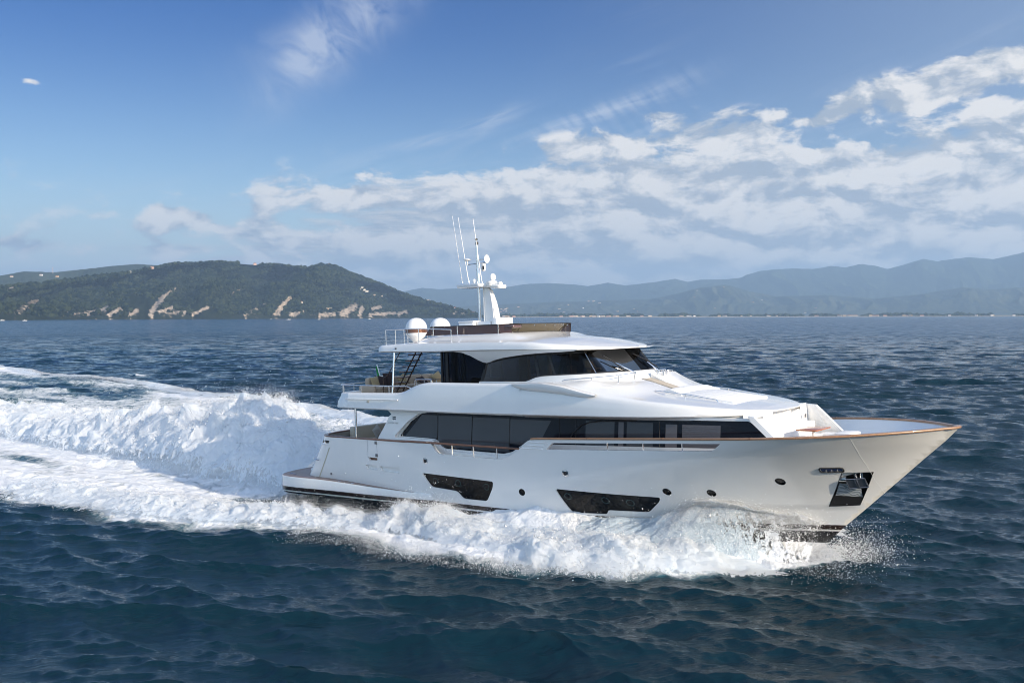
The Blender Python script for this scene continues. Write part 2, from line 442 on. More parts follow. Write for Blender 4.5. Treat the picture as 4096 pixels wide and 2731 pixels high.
# ------------------------------------------------------------------ land
def skyline(px_pts, az):
    """heights (tan of elevation) along a bearing, from points measured as (bearing px, px above horizon)"""
    p = np.array(px_pts, float)
    b = np.arctan((p[:, 0]-2048)/3850.0)
    t = p[:, 1]/3850.0*np.cos(b)
    return np.interp(az, b, t)
HZ = 1262.0
HEAD_RIDGE = [(-500,1190),(-200,1160),(0,1145),(150,1130),(300,1115),(450,1097),(560,1080),(640,1065),(700,1052),(800,1051),(880,1046),(960,1052),(1000,1056),(1100,1056),(1150,1061),(1200,1069),(1250,1063),(1290,1057),(1340,1062),(1400,1087),(1450,1107),(1520,1132),(1600,1167),(1700,1202),(1800,1227),(1870,1246),(1920,1262),(1960,1275)]
BACK_RIDGE = [(-500,1150),(-200,1125),(0,1100),(100,1082),(215,1086),(330,1075),(450,1062),(560,1053),(650,1059),(700,1075),(800,1100),(900,1200)]
FAR_RIDGE = [(1300,1190),(1500,1178),(1600,1166),(1690,1149),(1760,1155),(1850,1150),(1950,1157),(2050,1143),(2100,1135),(2195,1131),(2300,1137),(2350,1143),(2430,1129),(2500,1141),(2620,1128),(2700,1115),(2750,1128),(2800,1119),(2900,1118),(2960,1112),(2985,1100),(3040,1085),(3100,1078),(3170,1075),(3250,1078),(3325,1066),(3380,1072),(3440,1057),(3500,1065),(3545,1078),(3600,1065),(3690,1038),(3745,1048),(3870,1032),(3970,1040),(4030,1028),(4096,1012),(4300,1006),(4700,1016),(5200,1026)]
MID_RIDGE = [(1300,1240),(1800,1225),(2050,1212),(2250,1205),(2450,1200),(2600,1195),(2700,1175),(2800,1150),(2900,1138),(3000,1165),(3100,1185),(3300,1180),(3500,1195),(3700,1175),(3850,1150),(3950,1160),(4096,1150),(4400,1120),(5200,1130)]
def up(pts, hz=HZ): return [(a, max(hz-b, -25)) for a, b in pts]

def land_material(name, lo, hi, rock=None, rock_h=45.0, scale=0.02):
    m = bpy.data.materials.new(name); m.use_nodes = True; nt = m.node_tree; n = N(nt)
    b = nt.nodes['Principled BSDF']; b.inputs['Roughness'].default_value = 1.0; b.inputs['Specular IOR Level'].default_value = 0.0
    geo = n.node('ShaderNodeNewGeometry'); P = geo.outputs['Position']
    x, y, z = n.sep(P)
    a = n.noise(P, scale, 6, 0.65); c = n.noise(P, scale*6, 4, 0.7)
    col = n.mix(n.smooth(a*0.6 + c*0.5, 0.38, 0.72), lo, hi)
    if rock:
        at = n.node('ShaderNodeAttribute', attribute_name='rock'); rk = V(n, at.outputs['Fac'])
        r = n.noise(n.comb(x*1.0, y, z*2.2), scale*2.2, 8, 0.72)
        rm = n.smooth(rk + (r - 0.5)*2.5, 0.50, 0.80)
        rc = n.mix(n.smooth(n.noise(n.comb(x, y, z*0.5), scale*5, 6, 0.75), 0.3, 0.7), (0.15, 0.125, 0.105), (0.54, 0.44, 0.34))
        col = n.mix(rm, col, rc)
    n.link(col, b.inputs['Base Color'])
    return m
def headland():
    naz = 760; nt_ = 150
    az = np.linspace(math.atan((-450-2048)/3850), math.atan((1955-2048)/3850), naz)
    t = np.linspace(0, 1.5, nt_)
    H = skyline(up(HEAD_RIDGE, 1263.5), az)
    s = (az-az[0])/(az[-1]-az[0]); H = H*sstep(0.0, 0.13, s)
    rc = lerp(2500, 4500, s)+fbm(az*24, az*0, octs=5, seed=5)*150
    rr = rc+lerp(900, 700, s)*(0.35+0.65*sstep(1.0, 0.75, s))
    A, T = np.meshgrid(az, t, indexing='ij')
    r = rc[:, None]+(rr-rc)[:, None]*T
    Hm = (H*rr)[:, None]
    w0 = np.clip(T*(1.0-T)*4, 0, 1)
    r = r+w0*(620*fbm(A*13-T*0.9+fbm(A*5, T*1.5, octs=2, seed=19)*0.5, T*0.7, octs=3, seed=23, ridge=True)+150*fbm(A*45-T*1.5, T*2.5, octs=3, seed=29, ridge=True))
    X = r*np.sin(A); Y = r*np.cos(A)
    # diagonal spurs and gullies
    spur = fbm(A*30-T*1.1+fbm(A*8, T*2, octs=3, seed=9)*0.6, T*1.4, octs=5, seed=2, ridge=True, gain=0.5)
    prof = np.where(T <= 1, np.clip(T, 0, 1)**0.62, 1-0.25*(T-1))
    w = np.clip(T*(1.0-T)*4, 0, 1)
    h = Hm*(prof+0.20*w*spur)
    h += 10*fbm(X*0.018, Y*0.018, octs=4, seed=12)*np.clip(T*4, 0, 1)*w
    # sea cliff at the foot
    cl = 28+26*fbm(az*40, az*0+3, octs=4, seed=33)
    h = np.maximum(h, np.minimum(cl[:, None]*np.clip(T*26, 0, 1), Hm*0.9)*(T > 0.0))
    h = np.where(T == 0, -4, h)
    # keep under the sight line of the ridge so the skyline is the ridge's
    lim = (H[:, None]*0.985)*r
    h = np.where(T < 0.97, np.minimum(h, lim), h)
    h = np.minimum(h, Hm*1.002)
    h += CAM_H*np.clip(T, 0, 1)
    rock = 0.46*np.exp(-(h/34)**2)*sstep(-0.55, 0.35, fbm(A*60, T*3, octs=3, seed=51))
    def patch(px0, el0, px1, el1, wd, k=1.0):
        # bare scar from one bearing/height to another
        a0, a1 = math.atan((px0-2048)/3850), math.atan((px1-2048)/3850)
        EL = np.arctan((h-CAM_H)/r); e0, e1 = el0/3850., el1/3850.
        dx, dy = a1-a0, e1-e0; L = dx*dx+dy*dy
        q = np.clip(((A-a0)*dx+(EL-e0)*dy)/L, 0, 1)
        d = np.hypot(A-a0-q*dx, EL-e0-q*dy)*3850
        return k*np.exp(-(d/wd)**2)
    for p in [(70,20,150,60,16,.75),(300,8,420,28,14,.7),(660,8,760,22,12,.7),(985,10,1060,45,14,.65),(605,5,610,22,14),(610,25,655,75,13),(655,75,705,105,8),(640,20,690,35,10),(350,10,430,35,10),(440,8,480,30,11),(520,8,550,25,10),(770,8,830,35,9),(735,8,745,25,9),
              (1105,8,1120,30,16),(1120,35,1160,70,13),(1160,8,1210,20,10),(1370,8,1420,40,20),(1440,8,1450,35,12),(1490,30,1525,38,11),(1480,8,1580,12,9),(1595,8,1625,18,11),(505,170,520,195,10),(35,95,55,105,7),
              (120,40,135,50,6),(165,118,175,122,7),(925,85,960,105,4),(1815,10,1825,18,7),(1845,8,1860,14,6),(1280,8,1340,12,9),(60,15,210,60,9,0.55),(250,5,300,30,9,.5)]:
        rock = np.maximum(rock, patch(*p)*.98)
    rock = np.clip(rock, 0, 1)
    co = np.stack([X, Y, h], -1).reshape(-1, 3)
    o = np_mesh('headland', co, grid_faces(naz, nt_)[:, ::-1], land_material('headland_slope', (0.007, 0.012, 0.010), (0.022, 0.029, 0.018), rock=True), attrs={'rock': rock.ravel()})
    tag(o, kind='structure'); o.name = 'hills'
    return X, Y, h, rock
def ridge(name, pts, r0, r1, az0, az1, lo, hi, seed, naz=500, nt_=60, hz=HZ, base=-12, gully=0.22, freq=22):
    az = np.linspace(math.atan((az0-2048)/3850), math.atan((az1-2048)/3850), naz)
    t = np.linspace(0, 1.4, nt_); H = skyline(up(pts, hz), az); s_ = (az-az[0])/(az[-1]-az[0]); H = H*(sstep(1.0, 0.80, s_) if az1 > 4000 else sstep(0.0, 0.22, s_))
    A, T = np.meshgrid(az, t, indexing='ij'); r = r0+(r1-r0)*T
    X = r*np.sin(A); Y = r*np.cos(A); Hm = (H*r1)[:, None]
    spur = fbm(A*freq+T*0.8+fbm(A*6, T*2, octs=3, seed=seed+5)*0.8, T*1.5, octs=6, seed=seed, ridge=True, gain=0.55)
    prof = np.where(T <= 1, sstep(-0.25, 1.0, T)**1.4-0.0, 1-0.3*(T-1)); w = np.clip(T*(1-T)*4, 0, 1)
    h = Hm*(prof+gully*w*spur)
    h = np.where(T < 0.97, np.minimum(h, H[:, None]*0.98*r), h); h = np.minimum(h, Hm*1.002)
    h = h+CAM_H*np.clip(T, 0, 1)+Hm*0.006*fbm(A*260, T*6, octs=3, seed=seed+3); h[:, 0] = base; h = np.where(H[:, None] < .002, np.minimum(h, -4), h)
    o = np_mesh(name, np.stack([X, Y, h], -1).reshape(-1, 3), grid_faces(naz, nt_)[:, ::-1],
                land_material(name+'_slope', lo, hi, scale=0.004)); tag(o, kind='structure')
    return A, r, h
hl = headland()
ridge('hills_behind', BACK_RIDGE, 5200, 6600, -500, 900, (0.020, 0.030, 0.018), (0.055, 0.066, 0.034), 61, hz=1263.5, freq=18)
ridge('mountains', FAR_RIDGE, 13500, 16200, 1250, 5300, (0.020, 0.034, 0.026), (0.050, 0.066, 0.040), 81, naz=700)
mid = ridge('foothills', MID_RIDGE, 10200, 12600, 1250, 5300, (0.026, 0.040, 0.028), (0.085, 0.090, 0.055), 91, naz=700, freq=40, gully=0.34)
# ------------------------------------------------------------------ materials of the boat
def gelcoat(name, bands=False, base=(0.80, 0.79, 0.765)):
    m = mat(name, base, rough=0.25, coat=0.6); nt = m.node_tree; n = N(nt); b = nt.nodes['Principled BSDF']
    tc = n.node('ShaderNodeTexCoord'); P = tc.outputs['Object']; x, y, z = n.sep(P)
    # faint orange peel and long-wave unfairness of the moulding, salt marks low down
    a = n.noise(P, 0.55, 3, 0.5); g = n.noise(n.comb(x*1.0, y, z*0.35), 2.2, 5, 0.6)
    c = n.mix(n.smooth(g, 0.35, 0.8)*0.10, base, (0.66, 0.66, 0.65))
    n.link(0.14 + n.smooth(g, 0.4, 0.8)*0.12, b.inputs['Roughness'])
    if bands:
        k = z - x*0.0 - n.smooth(x, 15.0, 25.0)*(-0.10)
        white = c
        brown = (0.028, 0.014, 0.010); black = (0.010, 0.009, 0.010)
        s1 = n.m('GREATER_THAN', k, 1.02); s2 = n.m('GREATER_THAN', k, 0.86); s3 = n.m('GREATER_THAN', k, 0.80)
        c = n.mix(s3, black, n.mix(s2, (0.62, 0.62, 0.60), n.mix(s1, brown, white)))
    n.link(c, b.inputs['Base Color'])
    bp = n.node('ShaderNodeBump'); bp.inputs['Strength'].default_value = 0.10; bp.inputs['Distance'].default_value = 0.05
    n.link(a, bp.inputs['Height']); nt.links.new(bp.outputs[0], b.inputs['Normal'])
    return m
M_HULL = gelcoat('hull_gelcoat', True); M_WHITE = gelcoat('white_gelcoat')
M_CREAM = mat('cream_panel', (0.56, 0.49, 0.39), 0.5)
def wood(name, c1, c2, rough=0.3, axis=(1.5, 14, 14)):
    m = mat(name, c1, rough, coat=0.4); nt = m.node_tree; n = N(nt); b = nt.nodes['Principled BSDF']
    tc = n.node('ShaderNodeTexCoord'); x, y, z = n.sep(tc.outputs['Object'])
    g = n.noise(n.comb(x*axis[0], y*axis[1], z*axis[2]), 1.6, 6, 0.65)
    n.link(n.mix(n.smooth(g, 0.3, 0.7), c1, c2), b.inputs['Base Color'])
    return m
M_TEAK = wood('varnished_teak', (0.115, 0.045, 0.022), (0.20, 0.085, 0.040))
M_TEAKRAIL_SUNLIT = wood('teak_cap_sunlit', (0.25, 0.125, 0.060), (0.36, 0.20, 0.105), 0.35)  # paler bow copy of the rail teak; sunlight put into its colour
M_DECK = wood('teak_deck', (0.16, 0.085, 0.055), (0.24, 0.135, 0.085), 0.45, (1.0, 18, 1))
M_TABLE = wood('table_wood', (0.33, 0.10, 0.035), (0.45, 0.16, 0.055), 0.2)
M_STEEL = mat('polished_steel', (0.72, 0.72, 0.72), 0.12, 1.0)
M_DGLASS = mat('dark_glass', (0.004, 0.004, 0.005), 0.05, 0, 0.22)
M_SALOON = mat('saloon_glass', (0.008, 0.010, 0.016), 0.04, 0, 0.35)
M_BLIND = mat('drawn_blind', (0.050, 0.052, 0.058), 0.18, 0, 0.5, coat=0.8)
M_BLIND2 = mat('pale_blind', (0.115, 0.105, 0.11), 0.25, 0, 0.5, coat=0.8)
M_BLACK = mat('black_rubber', (0.012, 0.012, 0.013), 0.5)
M_GREYM = mat('grey_metal', (0.20, 0.20, 0.21), 0.35, 0.8)
M_FAB = mat('beige_fabric', (0.46, 0.37, 0.28), 0.95, spec=0.1)
M_FABD = mat('dark_brown_fabric', (0.055, 0.040, 0.040), 0.95, spec=0.1)
M_FABY = mat('sand_fabric', (0.40, 0.31, 0.18), 0.95, spec=0.1)
M_VINYL = mat('white_vinyl', (0.80, 0.79, 0.77), 0.5)
M_GREEN = mat('flag_green', (0.015, 0.22, 0.05), 0.8)
M_MAUVE = mat('mauve_glass', (0.105, 0.058, 0.052), 0.12, 0, 0.6, coat=0.6)
M_DOMEBAND = mat('bronze_band', (0.16, 0.075, 0.045), 0.25, 0.3, coat=0.8)
M_ROOM = mat('interior_panel', (0.22, 0.13, 0.07), 0.6)
def tinted(name, tint, refl=1.0):
    m = bpy.data.materials.new(name); m.use_nodes = True; nt = m.node_tree; nt.nodes.clear(); n = N(nt)
    t = n.node('ShaderNodeBsdfTransparent'); t.inputs[0].default_value = (*tint, 1)
    g = n.node('ShaderNodeBsdfGlossy'); g.inputs['Roughness'].default_value = 0.02; g.inputs[0].default_value = (refl, refl, refl, 1)
    fr = n.node('ShaderNodeFresnel'); fr.inputs[0].default_value = 1.5
    mx = n.node('ShaderNodeMixShader'); nt.links.new(fr.outputs[0], mx.inputs[0])
    nt.links.new(t.outputs[0], mx.inputs[1]); nt.links.new(g.outputs[0], mx.inputs[2])
    o = n.node('ShaderNodeOutputMaterial'); nt.links.new(mx.outputs[0], o.inputs[0])
    return m
M_TINT = tinted('tinted_glass', (0.13, 0.15, 0.20), 0.28); M_WSHIELD = tinted('windscreen_glass', (0.17, 0.14, 0.10), 0.28)
M_FLYSCR = mat('smoked_acrylic', (0.10, 0.085, 0.060), 0.08, 0, 0.5)

# ------------------------------------------------------------------ mesh helpers, boat coordinates
Y = empty('motor_yacht', mat=BOAT)
tag(Y, 'large white three-deck motor yacht with dark windows running fast across the bay', 'yacht')
def finish(me, name, m, parent, smooth, ang=35):
    me.materials.append(m)
    if smooth:
        me.shade_smooth()
        if ang: me.set_sharp_from_angle(angle=R(ang))
    o = bpy.data.objects.new(name, me); link(o, parent); return o
def mesh(name, vs, fs, m, parent=None, smooth=False, ang=35, weld=False):
    me = bpy.data.meshes.new(name); me.from_pydata([tuple(float(c) for c in v) for v in vs], [], [tuple(int(c) for c in f) for f in fs]); me.update()
    if weld:
        import bmesh
        bm = bmesh.new(); bm.from_mesh(me); bmesh.ops.remove_doubles(bm, verts=bm.verts, dist=1e-4)
        bmesh.ops.recalc_face_normals(bm, faces=bm.faces); bm.to_mesh(me); bm.free()
    return finish(me, name, m, parent, smooth, ang)
class MB:
    def __init__(s): s.v = []; s.f = []
    def add(s, vs, fs):
        k = len(s.v); s.v += [tuple(v) for v in vs]; s.f += [tuple(i+k for i in f) for f in fs]; return s
    def loft(s, rings, closed=False, cap=False):
        n = len(rings[0]); k = len(s.v)
        for r in rings: s.v += [tuple(p) for p in r]
        for i in range(len(rings)-1):
            for j in range(n if closed else n-1):
                j2 = (j+1) % n
                s.f.append((k+i*n+j, k+i*n+j2, k+(i+1)*n+j2, k+(i+1)*n+j))
        if cap:
            s.f.append(tuple(k+j for j in range(n))[::-1]); s.f.append(tuple(k+(len(rings)-1)*n+j for j in range(n)))
        return s
    def tube(s, path, r, seg=8, cap=True):
        path = [Vector(p) for p in path]; rings = []; up = None
        for i, p in enumerate(path):
            a = path[max(i-1, 0)]; b = path[min(i+1, len(path)-1)]; d = (b-a).normalized()
            ref = Vector((0, 0, 1)) if abs(d.z) < 0.9 else Vector((0, 1, 0))
            x = d.cross(ref).normalized(); y = x.cross(d).normalized()
            rr = r[i] if isinstance(r, (list, tuple)) else r
            rings.append([p+x*math.cos(t)*rr+y*math.sin(t)*rr for t in (2*math.pi*k/seg for k in range(seg))])
        return s.loft(rings, closed=True, cap=cap)
    def box(s, x0, x1, y0, y1, z0, z1, b=0.0):
        if b <= 0:
            vs = [(x, y, z) for z in (z0, z1) for x, y in ((x0, y0), (x1, y0), (x1, y1), (x0, y1))]
            return s.add(vs, [(3,2,1,0),(4,5,6,7),(0,1,5,4),(1,2,6,5),(2,3,7,6),(3,0,4,7)])
        return s.rprism(rrect(x0, x1, y0, y1, b*1.6), z0, z1, b)
    def rprism(s, poly, z0, z1, b=0.02, b0=None, fz=None):
        """vertical prism with rounded top and bottom rims"""
        b0 = b if b0 is None else b0
        cx = sum(p[0] for p in poly)/len(poly); cy = sum(p[1] for p in poly)/len(poly)
        def ins(d):
            out = []; n = len(poly)
            for i in range(n):
                p = Vector(poly[i]); a = Vector(poly[i-1]); c = Vector(poly[(i+1) % n])
                t = (c-a)
                if t.length < 1e-9: out.append(tuple(p)); continue
                t.normalize(); nn = Vector((-t.y, t.x))
                out.append(tuple(p+nn*d))
            return out
        area = sum(poly[i-1][0]*poly[i][1]-poly[i][0]*poly[i-1][1] for i in range(len(poly)))
        sg = 1 if area > 0 else -1
        rings = []
        for dz, di in ((0, b0), (b0*0.3, b0*0.3), (b0, 0)): rings.append([(x, y, z0+dz) for x, y in ins(di*sg)])
        for dz, di in ((b, 0), (b*0.3, b*0.3), (0, b)): rings.append([(x, y, z1-dz) for x, y in ins(di*sg)])
        if fz: rings = [[(x, y, z+fz(x, y)) for x, y, z in r] for r in rings]
        if sg < 0: rings = [r[::-1] for r in rings]
        return s.loft(rings, closed=True, cap=True)
    def lathe(s, prof, seg=24, at=(0, 0, 0), axis='Z'):
        rings = []
        for r, z in prof:
            ring = []
            for k in range(seg):
                t = 2*math.pi*k/seg; p = (r*math.cos(t), r*math.sin(t), z)
                if axis == 'X': p = (p[2], p[0], p[1])
                if axis == 'Y': p = (p[1], p[2], p[0])
                ring.append((p[0]+at[0], p[1]+at[1], p[2]+at[2]))
            rings.append(ring)
        return s.loft(rings, closed=True, cap=True)
    def mirror(s):
        k = len(s.v); s.v += [(x, -y, z) for x, y, z in s.v]; s.f += [tuple(i+k for i in f)[::-1] for f in s.f[:]]; return s
    def build(s, name, m, parent=None, smooth=True, ang=35, weld=False):
        return mesh(name, s.v, s.f, m, parent, smooth, ang, weld)
def rrect(x0, x1, y0, y1, r, n=4):
    r = min(r, abs(x1-x0)/2*0.99, abs(y1-y0)/2*0.99); out = []
    for cx, cy, a0 in ((x1-r, y0+r, -90), (x1-r, y1-r, 0), (x0+r, y1-r, 90), (x0+r, y0+r, 180)):
        for k in range(n+1):
            a = R(a0+90*k/n); out.append((cx+r*math.cos(a), cy+r*math.sin(a)))
    return out
def rounded(poly, r, n=4):
    """round the corners of a 2D polygon"""
    out = []; N_ = len(poly)
    for i in range(N_):
        p = Vector(poly[i]); a = Vector(poly[i-1]); c = Vector(poly[(i+1) % N_])
        da, dc = (a-p), (c-p); rr = min(r, da.length*0.45, dc.length*0.45)
        if rr < 1e-4: out.append(tuple(p)); continue
        p0 = p+da.normalized()*rr; p1 = p+dc.normalized()*rr
        for k in range(n+1):
            t = k/n; out.append(tuple(p0*(1-t)**2+p*2*t*(1-t)+p1*t*t))
    return out
def inpoly(x, y, poly):
    c = np.zeros(np.shape(x), bool); n = len(poly)
    for i in range(n):
        x0, y0 = poly[i-1]; x1, y1 = poly[i]
        m = ((y0 > y) != (y1 > y)) & (x < (x1-x0)*(y-y0)/((y1-y0) if y1 != y0 else 1e-12)+x0)
        c ^= m
    return c
def densify(poly, d=0.15, closed=True):
    out = []; n = len(poly)
    for i in range(n if closed else n-1):
        a = Vector(poly[i]); b = Vector(poly[(i+1) % n]); k = max(1, int((b-a).length/d))
        for j in range(k): out.append(tuple(a.lerp(b, j/k)))
    if not closed: out.append(tuple(poly[-1]))
    return out
def skin(outline, fn, holes=(), step=(0.3, 0.15), d=0.12):
    """triangulate a 2D outline with holes and carry it onto a surface fn(a,b)->xyz"""
    O_ = densify(outline, d); loops = [O_]+[densify(h_, d) for h_ in holes]
    pts = []; edges = []
    for L in loops:
        k = len(pts); pts += L; edges += [(k+i, k+(i+1) % len(L)) for i in range(len(L))]
    bp = np.array(pts)
    xs = np.arange(bp[:, 0].min(), bp[:, 0].max(), step[0]); ys = np.arange(bp[:, 1].min(), bp[:, 1].max(), step[1])
    gx, gy = np.meshgrid(xs, ys); gx = gx.ravel(); gy = gy.ravel()
    ok = inpoly(gx, gy, O_)
    for L in loops[1:]: ok &= ~inpoly(gx, gy, L)
    gx, gy = gx[ok], gy[ok]
    dmin = np.min(np.hypot(gx[:, None]-bp[None, :, 0], gy[:, None]-bp[None, :, 1]), 1) if len(gx) else np.array([])
    if len(gx): keep = dmin > min(step)*0.45; gx, gy = gx[keep], gy[keep]
    allp = [Vector(p) for p in pts]+[Vector((a, b)) for a, b in zip(gx, gy)]
    v, e, f, *_ = geometry.delaunay_2d_cdt(allp, edges, [], 0, 1e-5)
    v = np.array([tuple(p) for p in v]); out = []
    f = [tuple(t) for t in f]; cen = np.array([v[list(t)].mean(0) for t in f])
    ok = inpoly(cen[:, 0], cen[:, 1], O_)
    for L in loops[1:]: ok &= ~inpoly(cen[:, 0], cen[:, 1], L)
    out = [t for t, k in zip(f, ok) if k]
    return [fn(a, b) for a, b in v], out
def rim(loop2d, fa, fb, d=0.12, closed=True):
    """strip joining two surfaces along a 2D loop (edge of an opening)"""
    L = densify(loop2d, d, closed)
    if closed: L = L+[L[0]]
    m = MB(); m.loft([[fa(*p) for p in L], [fb(*p) for p in L]]); return m

# ------------------------------------------------------------------ hull shape
def stem_x(z): return np.interp(z, [-1, .2, .915, 1.6, 2.47, 3.17, 3.7, 4.2], [22.9, 24.1, 24.82, 25.57, 26.5, 27.24, 27.82, 28.3])
def hb(x, z):
    t = np.clip((z-.9)/3.2, 0, 1); af = 1-0.11*np.clip((14-x)/10, 0, 1)**1.3
    B = (3.45+.35*t**.8)*af; Le = 13+(6.3-13)*t**1.25; p = 1.95+(3.05-1.95)*t
    s = np.clip((stem_x(z)-x)/Le, 0, 1); b = B*(1-(1-s)**p)
    kn = sstep(1.60, 1.54, z-0.0*x)*sstep(21.5, 23.5, x)*0.07     # step under the bow knuckle
    return np.maximum(b-kn*np.minimum(1, s*14), 0.0)
def hb1(x, z): return float(hb(x, z))
SHEER = [(3.4, 3.25), (14.5, 3.27), (14.75, 3.33), (14.95, 3.50), (15.12, 3.60), (15.29, 3.66), (18.35, 3.78), (21.1, 3.89), (23.3, 3.98), (24.4, 4.03), (26, 4.09), (27.6, 4.15), (28.3, 4.18)]
def zs(x): return float(np.interp(x, [p[0] for p in SHEER], [p[1] for p in SHEER]))
fS = lambda x, z: (x, -hb1(x, z), z)          # starboard shell
fP = lambda x, z: (x, hb1(x, z), z)
def shell(side, off=0.0): return lambda x, z: (x, side*(hb1(x, z)-off), z)

NOTCH = [(10.15, 3.30), (10.43, 3.22), (10.57, 3.03), (10.72, 2.89), (10.95, 2.86), (11.36, 2.86), (12.61, 2.85), (13.55, 2.84), (13.9, 2.86), (14.15, 2.93), (14.45, 3.10), (14.68, 3.27), (14.80, 3.36)]
SLOT = rounded([(16.15, 3.52), (18.34, 3.61), (21.06, 3.72), (22.37, 3.77), (22.06, 3.53), (20.3, 3.46), (18.32, 3.38), (15.88, 3.28)], 0.03, 2)
WIN1 = rounded([(9.76, 2.06), (13.38, 1.99), (13.33, 1.76), (13.0, 1.24), (11.8, 1.23), (11.52, 1.49), (10.2, 1.55)], 0.13)
WIN2 = rounded([(16.08, 1.93), (19.80, 1.83), (19.72, 1.68), (19.2, 1.25), (17.82, 1.25), (17.73, 1.10), (16.46, 1.07)], 0.12)
ANCHOR = [(25.2, 2.78), (25.97, 2.78), (25.33, 1.62), (24.50, 1.58)]
def circ(cx, cz, rx, rz=None, n=14): rz = rz or rx; return [(cx+rx*math.cos(2*math.pi*k/n), cz+rz*math.sin(2*math.pi*k/n)) for k in range(n)]
ROUND = [(14.65, 1.70), (20.11, 2.05), (21.46, 2.05), (23.56, 2.50)]
OVAL = [(9.99, 2.54), (16.58, 2.50)]
V1 = rounded([(6.72, 2.49), (7.28, 2.48), (7.27, 2.38), (6.78, 2.375)], 0.03)
V2 = rounded([(6.53, 2.17), (7.22, 2.17), (7.25, 1.99), (6.62, 1.985)], 0.05)
V3 = rounded([(7.36, 2.165), (8.54, 2.155), (8.52, 1.955), (7.46, 1.975)], 0.05)
XF = lambda z: 3.44+(z-1.42)*0.649           # where the rounded quarter meets the side
def hull():
    Z0 = 0.30
    top = [(x, zs(x)-0.05) for x in list(np.arange(15.35, 28.15, 0.18))]+[(28.2, 4.12)]
    stem = [(float(stem_x(z)), z) for z in np.arange(4.05, 0.3, -0.09)]+[(float(stem_x(Z0)), Z0)]
    for side in (-1, 1):
        out = [(XF(1.3), 1.3), (XF(3.2), 3.2)]+[(x, 3.2) for x in np.arange(5.0, 10.1, .3)]
        out += [(x, z-0.05 if i in (0, len(NOTCH)-1) else z-0.02) for i, (x, z) in enumerate(NOTCH)]+[(14.95, 3.45), (15.12, 3.55), (15.3, 3.61)]
        out += top+stem+[(3.2, Z0)]
        holes = [SLOT]
        if side < 0: holes += [WIN1, WIN2, ANCHOR, V1, V2, V3]+[circ(x, z, 0.135, 0.125) for x, z in ROUND]
        vs, fs = skin(out, shell(side), holes, step=(0.22, 0.10), d=0.10)
        fs2 = fs if side > 0 else [f[::-1] for f in fs]
        if side < 0: A = (vs, fs)
        mb = MB().add(vs, fs2 if side > 0 else [f[::-1] for f in fs2])
        yield side, mb
hm = MB()
for side, mb in hull(): hm.add(mb.v, mb.f)
# rounded stern quarters and transom
def quarter(z, n=26):
    xf = XF(z); xt = 1.75+(z-1.42)*0.75; bf = hb1(xf, z); q = 2.7; ring = []
    for k in range(n+1):
        a = math.pi/2*k/n
        ring.append((xf-(xf-xt)*abs(math.sin(a))**(2/q), -bf*abs(math.cos(a))**(2/q), z))
    return ring+[(x, -y, z_) for x, y, z_ in ring[:-1][::-1]]
zz_ = [1.38, 1.5, 1.7, 1.95, 2.2, 2.45, 2.7, 2.88, 2.92, 3.0, 3.06, 3.2]
hm.loft([quarter(z) for z in zz_])
hull_o = hm.build('hull', M_HULL, Y, True, 40, weld=False)
import bmesh
def weld(o, dist=1e-3, recalc=True):
    bm = bmesh.new(); bm.from_mesh(o.data); bmesh.ops.remove_doubles(bm, verts=bm.verts, dist=dist)
    if recalc: bmesh.ops.recalc_face_normals(bm, faces=bm.faces)
    bm.to_mesh(o.data); bm.free()
weld(hull_o)
# inner face of the bulwark
ib = MB()
for side in (-1, 1):
    off = 0.13
    out = [(4.9, 2.3), (4.9, 3.2)]+[(x, 3.2) for x in np.arange(5.3, 10.1, .4)]
    out += [(x, z-0.05 if i in (0, len(NOTCH)-1) else z-0.02) for i, (x, z) in enumerate(NOTCH)]+[(14.95, 3.45), (15.3, 3.61)]
    out += [(x, zs(x)-0.05) for x in np.arange(15.35, 27.6, 0.2)]+[(27.75, 4.1), (27.4, 3.45), (26.6, 3.0), (25.0, 2.6)]
    vs, fs = skin(out, shell(side, off), [SLOT], step=(0.3, 0.15), d=0.12); ib.add(vs, fs)
    r = rim(SLOT, shell(side, 0.0), shell(side, off)); ib.add(r.v, r.f)
    NT = [(x, z-0.02) for x, z in NOTCH]
    r = rim(NT, shell(side, 0.0), shell(side, off), closed=False); ib.add(r.v, r.f)
qr = [[(x+(0.14 if abs(y) < 2.6 else .1), y*0.955, z) for x, y, z in quarter(z_)] for z_ in (2.3, 3.2)]
ib.loft(qr)
ib.build('bulwark_lining', M_WHITE, Y, True, 40)
# decks
def deck_poly(x0, x1, z, off, n=40):
    xs = np.linspace(x0, x1, n); L = [(x, -max(hb1(x, z)-off, 0.02)) for x in xs]; return L+[(x, -y) for x, y in L[::-1]]
for nm, x0, x1, z in (('main_deck', 3.6, 20.5, 2.40), ('foredeck', 20.45, 27.1, 3.12)):
    P_ = deck_poly(x0, x1, z, 0.1)
    MB().add([(x, y, z) for x, y in P_], [tuple(range(len(P_)))]).build(nm, M_DECK, Y, False)
